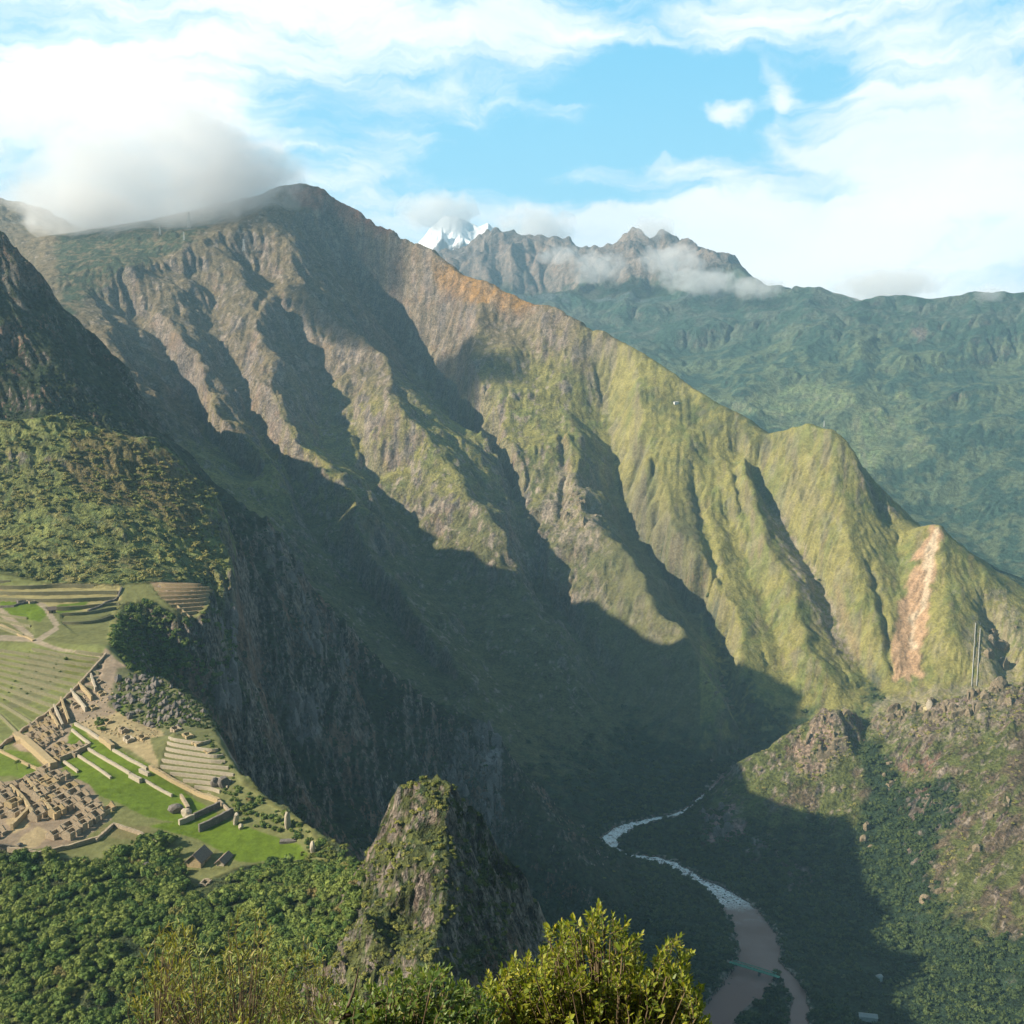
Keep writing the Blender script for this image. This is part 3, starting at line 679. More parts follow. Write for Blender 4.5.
# haze
HAZE = 4.8e-5
def build_haze():
    m = bpy.data.materials.new('haze_air'); m.use_nodes = True; t = NT(m.node_tree)
    out = t.new('ShaderNodeOutputMaterial'); v = t.new('ShaderNodeVolumePrincipled', in_Density=HAZE, in_Color=(.46, .77, 1.0), in_Anisotropy=.1)
    t.put(out.inputs['Volume'], v.outputs[0])
    x0, x1, y0, y1, z0, z1 = -19000, 10000, -300, 16000, -12, 3150
    V = [(x, y, z) for x in (x0, x1) for y in (y0, y1) for z in (z0, z1)]
    Q = [(0,1,3,2),(4,6,7,5),(0,4,5,1),(2,3,7,6),(0,2,6,4),(1,5,7,3)]
    tag(mesh_np('haze', V, np.array(Q), False, m), kind='stuff')
build_haze()
scn.cycles.use_denoising = True
scn.cycles.volume_bounces = 6; scn.cycles.max_bounces = 6; scn.cycles.diffuse_bounces = 2; scn.cycles.transparent_max_bounces = 8
scn.cycles.use_adaptive_sampling = True; scn.cycles.adaptive_threshold = .02
# ---------------------------------------------------------------- plants
def leaf_mat(name, c1, c2, scale=1.0, trans=0.0, c3=None):
    m, t, b = material(name, .75, .2)
    oi = t.new('ShaderNodeObjectInfo'); pos = t.new('ShaderNodeNewGeometry')
    n = t.noise(pos.outputs['Position'], scale, 2, .6)
    r = t.math('ADD', t.math('MULTIPLY', oi.outputs['Random'], .6), t.math('MULTIPLY', n, .8))
    c = t.mix(t.ramp(r, .15, 1.15), c1, c2)
    c = t.mix(t.ramp(oi.outputs['Random'], .955, .99), c, c3 or c2); sz = t.math('ADD', .75, t.math('MULTIPLY', pos.outputs['Random Per Island'], .5))
    c = t.mix(1.0, c, sz, 'MULTIPLY'); t.put(b.inputs[0], c)
    if trans:
        tr = t.new('ShaderNodeBsdfTranslucent', in_Color=t.mix(1.0, c, (1.5, 1.5, .7), 'MULTIPLY')); ms = t.new('ShaderNodeMixShader', in_0=trans, in_1=b.outputs[0], in_2=tr.outputs[0])
        t.put(t.n['Material Output'].inputs[0], ms.outputs[0])
    return m
M_TREE = leaf_mat('cloud_forest_leaves', (.045,.105,.020), (.195,.235,.050), .05, 0, (.21,.17,.06))
M_DEEP = leaf_mat('valley_forest_leaves', (.028,.055,.022), (.090,.125,.036), .02, 0, (.12,.15,.05))
M_SHRUB = leaf_mat('hill_shrub_leaves', (.17,.20,.045), (.36,.31,.10), .02)
M_HERB = leaf_mat('peak_shrub_leaves', (.11,.15,.03), (.27,.26,.065), .05)
def wood_mat(name, c1, c2, sc=30):
    m, t, b = material(name, .85, .15); g = t.new('ShaderNodeTexCoord').outputs['Object']
    t.put(b.inputs[0], t.mix(t.ramp(t.noise(g, sc, 4, .6), .35, .65), c1, c2)); return m
M_BARK = wood_mat('grey_bark', (.10,.08,.06), (.20,.17,.13), 3)
def crown(name, faces, mat, seed, size=.16, flat=.8, core=True):
    r = np.random.default_rng(seed)
    nb = 7; bc = r.normal(size=(nb, 3))*np.array([.42, .42, .28]); bc[:, 2] = np.abs(bc[:, 2])*.9+.1; br = r.uniform(.34, .58, nb)
    which = r.integers(0, nb, faces); d = r.normal(size=(faces, 3)); d[:, 2] = np.abs(d[:, 2])*1.0-.25; d /= np.linalg.norm(d, axis=1)[:, None]
    c = bc[which]+d*(br[which]*r.uniform(.82, 1.12, faces))[:, None]*np.array([1, 1, flat])
    n = d+r.normal(size=(faces, 3))*.35; n /= np.linalg.norm(n, axis=1)[:, None]
    a = np.cross(n, r.normal(size=(faces, 3))); a /= np.linalg.norm(a, axis=1)[:, None]; b = np.cross(n, a)
    s = (size*r.uniform(.6, 1.3, faces))[:, None]
    V = np.stack([c-a*s, c-b*s*.6+n*s*.15, c+a*s, c+b*s*.6+n*s*.1], 1).reshape(-1, 3)
    Q = [np.arange(faces*4).reshape(-1, 4)]
    if core:
        import bmesh
        bm = bmesh.new()
        for k in range(nb):
            g = bmesh.ops.create_icosphere(bm, subdivisions=1, radius=br[k]*.86)
            for v in g['verts']: v.co = Vector((v.co.x+bc[k, 0], v.co.y+bc[k, 1], v.co.z*flat+bc[k, 2]))
        bm.verts.index_update(); V2 = np.array([v.co[:] for v in bm.verts]); T = np.array([[v.index for v in f.verts] for f in bm.faces])+len(V)
        V = np.concatenate([V, V2]); Q.append(T); bm.free()
    return mesh_np(name, V, Q, False, mat, link=False)
def protos(name, n, faces, mat, size, flat=.8, seed=0):
    c = bpy.data.collections.new(name)
    for k in range(n): c.objects.link(crown('crown', faces, mat, seed+k*31+5, size, flat))
    return c
def instancer(coll, n):
    g = bpy.data.node_groups.new('scatter', 'GeometryNodeTree')
    g.interface.new_socket('Geometry', in_out='INPUT', socket_type='NodeSocketGeometry'); g.interface.new_socket('Geometry', in_out='OUTPUT', socket_type='NodeSocketGeometry')
    N = g.nodes; L = g.links
    i = N.new('NodeGroupInput'); o = N.new('NodeGroupOutput'); ip = N.new('GeometryNodeInstanceOnPoints'); ci = N.new('GeometryNodeCollectionInfo')
    ci.inputs['Collection'].default_value = coll; ci.inputs['Separate Children'].default_value = True; ci.inputs['Reset Children'].default_value = True
    def at(nm, ty):
        a = N.new('GeometryNodeInputNamedAttribute'); a.data_type = ty; a.inputs['Name'].default_value = nm; return [s for s in a.outputs if s.enabled][0]
    ip.inputs['Pick Instance'].default_value = True
    L.new(i.outputs[0], ip.inputs['Points']); L.new(ci.outputs[0], ip.inputs['Instance'])
    L.new(at('which', 'INT'), ip.inputs['Instance Index']); L.new(at('size', 'FLOAT_VECTOR'), ip.inputs['Scale']); L.new(at('turn', 'FLOAT_VECTOR'), ip.inputs['Rotation'])
    L.new(ip.outputs[0], o.inputs[0]); return g
def scatter(name, pts, rad, coll, squash=(.8, 1.2), lean=.12, kind='stuff'):
    n = len(pts); r = np.random.default_rng(n)
    o = mesh_np(name, pts, np.zeros((0, 3), int)); me = o.data
    me.attributes.new('which', 'INT', 'POINT').data.foreach_set('value', r.integers(0, len(coll.objects), n).astype(np.int32))
    sc = np.stack([rad*r.uniform(.85, 1.15, n), rad*r.uniform(.85, 1.15, n), rad*r.uniform(*squash, n)], 1)
    me.attributes.new('size', 'FLOAT_VECTOR', 'POINT').data.foreach_set('vector', sc.astype(np.float32).ravel())
    me.attributes.new('turn', 'FLOAT_VECTOR', 'POINT').data.foreach_set('vector', np.stack([r.normal(size=n)*lean, r.normal(size=n)*lean, r.uniform(0, 6.28, n)], 1).astype(np.float32).ravel())
    md = o.modifiers.new('scatter', 'NODES'); md.node_group = instancer(coll, n)
    tag(o, kind=kind); return o
CELL = (YY*STEP)**2
def draw(dens):                          # dens: plants per square metre over the grid
    lam = dens*CELL*((PX > -12) & (PX < 1036) & (PY < 1040)); k = rng.poisson(lam); i, j = np.nonzero(k); i = np.repeat(i, k[i, j]) if len(i) else i
    ii, jj = np.nonzero(k); rep = k[ii, jj]; ii = np.repeat(ii, rep)+rng.uniform(-.5, .5, rep.sum()); jj = np.repeat(jj, rep)+rng.uniform(-.5, .5, rep.sum())
    y = np.exp(L0+STEP*ii); x = (FS0+STEP*jj)*y
    return np.stack([x, y, ground(x, y)], 1)
EDGE = [(-20,853),(20,853),(95,867),(118,846),(150,838),(190,842),(210,868),(196,888),(218,892),(226,878),(262,866),(322,866),(352,862),(372,880),(352,920),(330,960),(345,1060),(-20,1060)]
fm = region(EDGE, 380, 640, 1)
gapm = region([(170,832),(245,850),(232,880),(205,905),(188,890)], 500, 640, 1)
npt = draw(fm*(1-.97*gapm)*.052)
pr_tree = protos('tree_crowns', 8, 520, M_TREE, .13, .85, 100)
d = npt[:, 1]; o_ = np.argsort(d); npt = npt[o_]
rad = 1.5+5.0*rng.beta(1.6, 3.2, len(npt))
# the 300 that show largest are things, the rest is the mass of the forest
front = np.argsort(-(rad/npt[:, 1]))[:300]; isf = np.zeros(len(npt), bool); isf[front] = True
rest = npt[~isf].copy(); rest[:, 2] += .9
scatter('cloud_forest', rest, rad[~isf], pr_tree)
def trunk_mesh():
    V = []; Q = []; n = 6
    for k, (z, r_) in enumerate(((-1.0, .16), (.0, .11), (.6, .06))):
        for a in range(n): V.append((r_*math.cos(a*6.283/n)+.03*k, r_*math.sin(a*6.283/n), z))
    for k in range(2):
        for a in range(n): Q.append((k*n+a, k*n+(a+1) % n, (k+1)*n+(a+1) % n, (k+1)*n+a))
    return mesh_np('trunk', V, np.array(Q), True, M_BARK, link=False)
TRUNK = trunk_mesh()
def where_words(px, py):
    return None
for k in np.nonzero(isf)[0]:
    x, y, z = npt[k]; e = bpy.data.objects.new('forest_tree', None); COL.objects.link(e); e.location = (x, y, z); e.rotation_euler = (0, 0, rng.uniform(0, 6.28)); s = rad[k]; e.scale = (s, s, s*rng.uniform(.85, 1.2))
    cr = rng.choice(pr_tree.objects).copy(); cr.name = 'crown'; cr.parent = e; COL.objects.link(cr); cr.location = (0, 0, .9/s+.1)
    tr = TRUNK.copy(); tr.name = 'trunk'; tr.parent = e; COL.objects.link(tr)
    tag(e, 'dense green tree of the cloud forest on the near slope below the ruins', 'tree', 'trees of the forest below the ruins')
log('near trees', len(npt))
pr_small = protos('shrub_crowns', 5, 200, M_TREE, .2, .8, 300)
pr_hill = protos('hill_crowns', 5, 110, M_SHRUB, .26, .75, 400)
pr_deep = protos('valley_crowns', 5, 110, M_DEEP, .26, .8, 500)
pr_herb = protos('herb_crowns', 5, 200, M_HERB, .2, .7, 600)
# hill behind the terraces
hm = region([(-20,425),(0,423),(40,420),(62,415),(110,432),(150,442),(180,464),(212,488),(225,505),(232,560),(236,640),(228,700),(205,690),(222,600),(216,580),(118,583),(50,583),(-20,566)], 1120, 1545, 1)
pts = draw(hm*.015*(.35+.65*sm(NB+NA*.5, -.3, .2))*(slope < 1.3)); scatter('hill_scrub', pts, rng.uniform(1.6, 4.6, len(pts)), pr_hill)
gm = np.maximum(region([(128,604),(150,600),(172,612),(192,624),(216,604),(236,620),(232,700),(206,690),(175,690),(150,690),(128,668),(112,645),(108,630)], 900, 1180, 1), region([(85,610),(118,606),(110,640),(92,636)], 1000, 1180, 1)*0)
pts = draw(gm*.035); scatter('gully_forest', pts, rng.uniform(2.2, 4.4, len(pts)), pr_small)
fringe = np.maximum.reduce([region([(222,782),(236,785),(262,800),(300,822),(318,838),(350,850),(345,868),(318,858),(290,832),(262,832),(240,822),(226,800)], 540, 760, 1), region([(96,722),(102,716),(108,728),(100,734)], 600, 900, 1)])
pts = draw(fringe*.05); pts = pts[(pts[:, 2] > 505)]; scatter('ridge_shrubs', pts, rng.uniform(1.3, 2.8, len(pts)), pr_small)
# far side of the ridge and the cliffs
cl = ((kind == 3) | (kind == 4)) & (YY > 620) & (YY < 1700) & (cit < .05) & (hm < .5)
pts = draw(cl*.006*sm(1.5-slope, 0, .5)*(.3+sm(NB, -.2, .2))); scatter('cliff_scrub', pts, rng.uniform(1.6, 3.6, len(pts)), pr_deep)
# valley floor and right hill
vf = ((kind == 2) | (kind == 6)) & (dist > 4) & (wood > .45) & (YY > 1130)
pts = draw(vf*.0100*sm(wood, .4, .8)); scatter('valley_forest', pts, rng.uniform(3.2, 6.0, len(pts)), pr_deep); log('valley trees', len(pts))
pts = draw(((kind == 6) & (wood < .5) & (slope < 1.2))*.0035*sm(NB, -.2, .3)); scatter('hillside_shrubs', pts, rng.uniform(1.5, 3.5, len(pts)), pr_hill)
pts = draw((OPP & (wood > .5) & (YY < 2700))*.0022); scatter('gully_woods', pts, rng.uniform(4, 7.5, len(pts)), pr_deep)
# rock peak and the slope leading up to it
pk = ((kind == 5) | ((kind == 4) & (pxc > 290) & (YY < 600))) & (fm < .3)
dn = np.where(kind == 5, .11*sm(1.9-slope+NB, 0, .9)*(.25+sm(NB+NC*.5, -.15, .2)), .07)
dn = np.where((PX < 402) & (PY > 845) & (PY < 975), .12, dn)
pts = draw(pk*dn*(YY < 600)); pts = pts[pts[:, 2] > 480]; scatter('peak_scrub', pts, rng.uniform(.6, 1.9, len(pts)), pr_herb); log('peak plants', len(pts))

# ---------------------------------------------------------------- river
def strip(name, c, ext=2.0, z=.25):
    t = np.gradient(c[:, :2], axis=0); t /= np.linalg.norm(t, axis=1)[:, None]; nrm = np.stack([-t[:, 1], t[:, 0]], 1); m = 13
    u = np.linspace(-1, 1, m); V = np.zeros((len(c), m, 3)); V[..., :2] = c[:, None, :2]+nrm[:, None, :]*(u[None, :, None]*(c[:, 2]+ext)[:, None, None]); V[..., 2] = z
    ix = np.arange(len(c)*m).reshape(len(c), m)
    return mesh_np(name, V.reshape(-1, 3), np.stack([ix[:-1, :-1], ix[:-1, 1:], ix[1:, 1:], ix[1:, :-1]], -1).reshape(-1, 4), True, M_RIVER)
m, t, b = material('silty_river', .8, .06); M_RIVER = m
pos = t.new('ShaderNodeNewGeometry').outputs['Position']; sepp = t.new('ShaderNodeSeparateXYZ', in_0=pos)
rap = t.math('MULTIPLY', t.ramp(t.math('ADD', sepp.outputs[1], t.math('MULTIPLY', t.noise(pos, .03, 3), 160)), 1540, 1640), t.ramp(sepp.outputs[1], 2010, 1900))
ns_ = t.noise(pos, .16, 6, .7, 1.5); foam = t.math('MULTIPLY', t.ramp(ns_, .38, .52), rap); still = t.ramp(t.noise(pos, .012, 3, .5), .4, .6)
t.put(b.inputs[0], t.mix(foam, t.mix(still, (.27,.165,.145), (.33,.215,.19)), (.95,.93,.93))); t.put(b.inputs['Roughness'], t.math('ADD', .5, t.math('MULTIPLY', foam, .5)))
t.put(b.inputs['Normal'], t.new('ShaderNodeBump', in_Strength=.5, in_Distance=.6, in_Height=t.noise(pos, .5, 4, .65)).outputs[0])
tag(strip('river', RC), kind='structure'); tag(strip('river_branch', RC2, 1.0, .18), kind='structure')
# ---------------------------------------------------------------- the stone city
def stone_mat(name, c1, c2, c3):
    m, t, b = material(name, .92, .1); pos = t.new('ShaderNodeNewGeometry').outputs['Position']
    c = t.mix(t.ramp(t.noise(pos, .35, 4, .65), .35, .65), c1, c2); c = t.mix(t.ramp(t.noise(pos, 2.2, 3, .6), .45, .6), c, c3)
    br = t.new('ShaderNodeTexVoronoi', feature='DISTANCE_TO_EDGE', in_Vector=t.vmath('MULTIPLY', pos, (1, 1, 1.6)), in_Scale=1.3)
    c = t.mix(t.ramp(br.outputs[0], .0, .09), t.mix(1.0, c, .55, 'MULTIPLY'), c); t.put(b.inputs[0], c)
    t.put(b.inputs['Normal'], t.new('ShaderNodeBump', in_Strength=.6, in_Distance=.25, in_Height=t.noise(pos, 1.5, 4, .7)).outputs[0]); return m
M_STONE = stone_mat('granite_masonry', (.42,.33,.22), (.52,.42,.29), (.29,.235,.175))
M_TERR = stone_mat('terrace_masonry', (.24,.22,.125), (.31,.28,.17), (.19,.185,.11))
M_PALE = stone_mat('pale_masonry', (.50,.43,.32), (.56,.49,.37), (.42,.36,.28))
M_SAND = stone_mat('sandy_masonry', (.46,.35,.19), (.52,.40,.23), (.38,.30,.18))
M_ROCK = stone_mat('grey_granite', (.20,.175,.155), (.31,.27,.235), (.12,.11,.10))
M_THATCH = wood_mat('straw_thatch', (.17,.13,.11), (.26,.20,.16), 2)
def box_q(o): return [(o, o+1, o+3, o+2), (o+4, o+6, o+7, o+5), (o, o+4, o+5, o+1), (o+2, o+3, o+7, o+6), (o, o+2, o+6, o+4), (o+1, o+5, o+7, o+3)]
def prism(pts, top, bot, th):
    """a wall along ground points: pts (n,2), top/bot heights per point, thickness th"""
    pts = np.asarray(pts, float); t = np.gradient(pts, axis=0); t /= np.linalg.norm(t, axis=1)[:, None]+1e-9; n = np.stack([-t[:, 1], t[:, 0]], 1)*th/2
    V = []
    for k in range(len(pts)):
        for sgn in (-1, 1):
            for z in (bot[k], top[k]): V.append((*(pts[k]+sgn*n[k]), z))
    Q = []; m = len(pts)
    for k in range(m-1):
        a, b = 4*k, 4*k+4
        Q += [(a, b, b+1, a+1), (a+2, a+3, b+3, b+2), (a+1, b+1, b+3, a+3), (a, a+2, b+2, b)]
    Q += [(0, 1, 3, 2), (4*m-4, 4*m-2, 4*m-1, 4*m-3)]
    return V, np.array(Q)
def wall_px(name, pl, hgt, th, mat, label, group=None, jag=.25, step=1.6, base=None):
    P3 = [hit(*p) for p in pl]
    pts = []
    for a, b in zip(P3[:-1], P3[1:]):
        n = max(2, int(math.hypot(a[0]-b[0], a[1]-b[1])/step)); pts += [(a[0]+(b[0]-a[0])*t, a[1]+(b[1]-a[1])*t) for t in np.linspace(0, 1, n)[(1 if pts else 0):]]
    pts = np.array(pts); g = ground(pts[:, 0], pts[:, 1]); g = np.convolve(np.pad(g, 2, 'edge'), np.ones(5)/5, 'valid')
    V, Q = prism(pts, g+hgt+rng.uniform(-jag, jag, len(g)), g-2.0, th)
    return tag(mesh_np(name, V, Q, False, mat), label, 'wall', group, 'thing')
# terrace walls traced along the edge of every step
def trace(mask, st, wd, mat, what, group, minlen=7):
    n_made = 0; lo, hi = h_before[mask].min(), h_before[mask].max()
    made = []
    for k in range(int(lo//st), int(hi//st)+1):
        lev = st*(k+1)-st*wd*.9; run = []
        runs = []
        A_ = (h_before[:-1] <= lev) & (h_before[1:] > lev) & mask[:-1]
        for j in range(ns):
            ii = np.nonzero(A_[:, j])[0]
            if len(ii):
                i = ii[0]; f = (lev-h_before[i, j])/(h_before[i+1, j]-h_before[i, j]+1e-9); y = math.exp(L0+STEP*(i+f)); p = (sv[j]*y, y)
                if run and abs(run[-1][1]-y) > 7: runs.append(run); run = []
                run.append(p)
            elif run: runs.append(run); run = []
        if run: runs.append(run)
        for r in runs:
            if len(r) < minlen: continue
            p = np.array(r); q = p.copy(); 
            for _ in range(3): q[1:-1] = .25*q[:-2]+.5*q[1:-1]+.25*q[2:]
            q = q[::2] if len(q) > 12 else q
            made.append((k, q, st))
    made.sort(key=lambda a: (a[0], a[1][:, 0].mean()))
    for n, (k, q, st_) in enumerate(made):
        top = np.full(len(q), st*(k+1)+.25)+rng.uniform(-.08, .1, len(q)); V, Q = prism(q, top, top-st-1.2, .9)
        o = mesh_np('terrace_wall', V, Q, False, mat); tag(o, what, 'wall', group, 'thing')
for m_, (poly, st, wd), mt, lab, grp in zip(ZM, TZONES, (M_TERR, M_SAND, M_TERR, M_TERR, M_PALE, M_TERR),
        ('low stone wall along one grassy step of the farming terraces left of the ruins', 'reddish stone wall along one step of the steep brown terraces below the wooded hill', 'stone wall along one curved step of the shaded terraces beside the wooded gully',
         'stone wall edging one of the dry upper fields at the forest foot', 'stone wall along one green step of the stepped pyramid mound', 'low wall edging a step between the footpaths of the upper fields'),
        ('walls of the farming terraces', 'walls of the brown terraces', 'walls of the shaded terraces', 'walls of the upper fields', 'walls of the stepped mound', 'walls between the footpaths')):
    trace(m_, st, wd, mt, lab, grp)
log('terrace walls')
W = wall_px
W('city_wall', [(-30,766),(2,748),(30,728),(58,706),(80,684),(98,664),(106,655)], 3.2, 1.6, M_STONE, 'long stone wall dividing the farming terraces from the ruined houses')
W('ramp_wall', [(16,738),(35,752),(54,769)], 5.0, 5.0, M_SAND, 'broad sandy yellow wall running down to the lawn below the upper houses', jag=.1)
for pl, hg, th, mt, lab in (
    ([(75,725),(88,732),(101,741)], 2.2, 1.6, M_PALE, 'uppermost pale retaining wall at the top end of the green plaza'),
    ([(72,731),(90,745)], 2.0, 1.5, M_PALE, 'short pale wall just below the topmost plaza wall'),
    ([(101,741),(113,750)], 4.0, 3.0, M_SAND, 'thick sandy wall block between the two upper plaza walls'),
    ([(88,750),(108,762),(130,775)], 2.0, 1.5, M_PALE, 'long pale retaining wall across the middle of the plaza lawn'),
    ([(113,751),(130,761),(147,770)], 2.0, 1.5, M_PALE, 'pale retaining wall of the plaza lawn below the small pale house'),
    ([(77,756),(94,767),(111,779)], 1.8, 1.3, M_PALE, 'lowest pale wall standing free on the plaza lawn'),
    ([(130,777),(141,783)], 3.0, 2.5, M_PALE, 'short thick wall stub at the end of the middle plaza wall'),
    ([(140,772),(149,776)], 2.6, 2.2, M_PALE, 'wall stub at the foot of the stepped mound beside the plaza'),
    ([(144,781),(157,789),(172,797)], 1.8, 1.3, M_PALE, 'straight pale wall along the plaza below the stepped mound'),
    ([(64,763),(78,773)], 2.0, 1.3, M_PALE, 'pale wall from the upper houses down to the lawn corner'),
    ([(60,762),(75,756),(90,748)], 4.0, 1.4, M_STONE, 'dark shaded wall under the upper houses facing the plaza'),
    ([(0,752),(18,761),(37,770)], 2.0, 1.3, M_SAND, 'sandy wall across the lawn with the lone tree'),
    ([(150,769),(172,782),(193,793),(219,803)], 3.0, 2.4, M_SAND, 'sandy yellow wall along the foot of the stepped mound'),
    ([(181,798),(189,811)], 3.0, 1.6, M_STONE, 'dark stone wall across the narrow end of the plaza'),
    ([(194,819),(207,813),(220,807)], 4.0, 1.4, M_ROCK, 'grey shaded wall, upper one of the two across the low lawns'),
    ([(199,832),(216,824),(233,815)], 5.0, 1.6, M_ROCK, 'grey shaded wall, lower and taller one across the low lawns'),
    ([(179,825),(194,819)], 3.5, 2.0, M_PALE, 'pale wall at the rock outcrop beside the low lawns'),
    ([(219,803),(232,815)], 2.2, 1.4, M_STONE, 'stone wall joining the two shaded walls at the right end of the lawns'),
    ([(96,842),(114,826),(138,834),(160,845)], 2.2, 1.6, M_STONE, 'brown wall along the forest edge right of the lower ruins'),
    ([(8,851),(40,856),(72,848),(98,840)], 2.6, 1.6, M_STONE, 'brown foot wall between the lower ruins and the forest'),
    ([(12,830),(30,812),(33,818)], 4.0, 2.0, M_SAND, 'sandy wall round the yellow courtyard of the lower ruins'),
    ([(28,784),(40,800),(56,820)], 4.0, 1.8, M_SAND, 'long sandy wall down through the lower ruins'),
    ([(10,788),(24,802),(34,818)], 3.5, 1.6, M_SAND, 'long sandy wall left of the grassy court in the lower ruins'),
    ([(175,604),(190,618)], 1.5, 1.2, M_SAND, 'wall at the lower tip of the brown terraces'),
    ([(0,625),(18,634),(34,641)], 1.5, 2.6, M_SAND, 'low sandy wall beside the footpath on the upper terraces'),
    ([(0,608),(14,607),(30,602)], 2.2, 1.2, M_ROCK, 'dark wall behind the bright green upper field'),
    ([(88,612),(104,604),(118,598),(122,588)], 2.0, 1.6, M_ROCK, 'grey wall curving round the upper end of the wooded gully')):
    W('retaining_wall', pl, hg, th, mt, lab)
# roofless houses
def add_box(V, Q, c, ex, ey, sx, sy, z0, z1, gab=0.0):
    """box centred c, axes ex, ey; gab raises the middle of the top (a gable along ex)"""
    o = len(V)
    for x in (-sx/2, sx/2):
        for y in (-sy/2, sy/2):
            for z in (z0, z1): V.append((c[0]+ex[0]*x+ey[0]*y, c[1]+ex[1]*x+ey[1]*y, z))
    Q += box_q(o)
    if gab:
        p = len(V)
        for x, z in ((-sx/2, z1), (sx/2, z1), (0, z1+gab)):
            for y in (-sy/2, sy/2): V.append((c[0]+ex[0]*x+ey[0]*y, c[1]+ex[1]*x+ey[1]*y, z+.002))
        Q += [(p, p+4, p+5, p+1), (p+4, p+2, p+3, p+5), (p, p+2, p+4, p+4), (p+1, p+5, p+3, p+3)]
def part(name, spec, parent, mat, org):
    V = []; Q = []
    for s_ in spec: add_box(V, Q, *s_)
    V = np.array(V); V -= np.array([org])
    F_ = [tuple(dict.fromkeys(q)) for q in Q]
    q4 = np.array([q for q in F_ if len(q) == 4]); q3 = [q for q in F_ if len(q) == 3]
    return mesh_np(name, V, [q4]+([np.array(q3)] if q3 else []), False, mat, parent)
def house(x, y, ang, Lx, Ly, H, gab, label, group, mat=None, cat='ruined house', roof=False, name='roofless_house', gmat=None):
    mat = mat or M_STONE; z = float(min(ground(x, y), ground(x+3, y-3), ground(x-3, y-3)))
    ex = (math.cos(ang), math.sin(ang)); ey = (-math.sin(ang), math.cos(ang)); th = .9; org = (x, y, z)
    e = bpy.data.objects.new(name, None); COL.objects.link(e); e.location = org; tag(e, label, cat, group)
    zb = z-3.5
    for s_ in (-1, 1):
        c = (x+ey[0]*s_*(Ly/2-th/2), y+ey[1]*s_*(Ly/2-th/2)); hh = H*rng.uniform(.75, 1.05) if not roof else H
        if s_ == -1:                       # the front wall has a doorway
            w = (Lx-1.5)/2; d = .75+w/2
            part('wall', [((c[0]-ex[0]*d, c[1]-ex[1]*d), ex, ey, w, th, zb, z+hh), ((c[0]+ex[0]*d, c[1]+ex[1]*d), ex, ey, w, th, zb, z+hh*rng.uniform(.9, 1.0) if not roof else z+hh), (c, ex, ey, 1.5, th*.8, z+hh*.75, z+hh*.88)], e, mat, org)
        else: part('wall', [(c, ex, ey, Lx, th, zb, z+hh)], e, mat, org)
    for s_ in (-1, 1):
        c = (x+ex[0]*s_*(Lx/2-th/2), y+ex[1]*s_*(Lx/2-th/2)); g_ = gab*rng.uniform(.6, 1.05) if not roof else gab
        part('gable', [(c, ey, ex, Ly-2*th-.01, th*.96, zb, z+H*.96, g_)], e, gmat or mat, org)
    if roof:
        V = []; Q = []; ov = .9; R = z+H+gab+.35
        for sy_ in (-1, 1):
            o = len(V); yo = sy_*(Ly/2+ov); zo = z+H-.35*ov
            for xx in (-Lx/2-ov, Lx/2+ov):
                for (yy, zz) in ((0, R), (yo, zo), (0, R-.45), (yo, zo-.45)): V.append((ex[0]*xx+ey[0]*yy, ex[1]*xx+ey[1]*yy, zz-z))
            a = o; b = o+4
            Q += [(a, b, b+1, a+1), (a+2, a+3, b+3, b+2), (a+1, b+1, b+3, a+3), (a, a+1, a+3, a+2), (b, b+2, b+3, b+1)]
        mesh_np('roof', V, np.array(Q), False, M_THATCH, e)
    return e
def ang_px(a, b):
    A_, B_ = hit(*a), hit(*b); return math.atan2(B_[1]-A_[1], B_[0]-A_[0])
AU = ang_px((56,836), (100,806)); AV = ang_px((30,745), (54,768))
ORD = 'first second third fourth fifth sixth seventh eighth ninth tenth eleventh twelfth thirteenth fourteenth'.split()
def inpoly(x, y, poly): return bool(inside(np.array([x]), np.array([y]), poly)[0])
LOWER = [(10,786),(26,778),(44,770),(62,776),(78,782),(88,800),(112,814),(90,832),(62,843),(44,846),(34,834),(6,834),(-30,852),(-30,792)]
COURTS = [[(14,792),(26,788),(40,806),(30,812)], [(4,820),(24,812),(32,826),(14,836)], [(18,838),(40,824),(54,834),(40,850),(10,852)], [(52,820),(72,808),(84,812),(62,826)]]
o0 = np.array(hit(56,836)[:2]); u = np.array([math.cos(AU), math.sin(AU)]); v = np.array([-math.sin(AU), math.cos(AU)])
def blockfill(poly, courts, o0, u, v, aw, ah, where, group, mats, hh=(2.6,4.0), drop=.08, gabs=(1.0, 2.6)):
    rows = {}
    for r_ in range(-14, 15):
        for c_ in range(-14, 15):
            p = o0+u*(c_*aw+rng.uniform(-.6, .6)+(r_ % 2)*aw*.3)+v*(r_*ah+rng.uniform(-.4, .4)); z = float(ground(p[0], p[1])); g = (z-CZ)/p[1]
            x, y = float(px_of(p[0]/p[1], g)), float(row_of(g))
            if not inpoly(x, y, poly) or any(inpoly(x, y, q) for q in courts) or rng.random() < drop: continue
            if x < -8: continue
            rows.setdefault(r_, []).append((x, y, p))
    for ri, r_ in enumerate(sorted(rows)):
        for ci, (x, y, p) in enumerate(sorted(rows[r_], key=lambda a: a[0])):
            house(p[0], p[1], math.atan2(u[1], u[0])+rng.normal()*.03, aw*rng.uniform(.80, .96), ah*rng.uniform(.70, .92), rng.uniform(*hh)*1.15, rng.uniform(*gabs)*1.2,
                  '%s house from left in %s row of the %s' % (ORD[ci % 14], ORD[ri % 14], where), group, mats[int(rng.integers(len(mats)))])
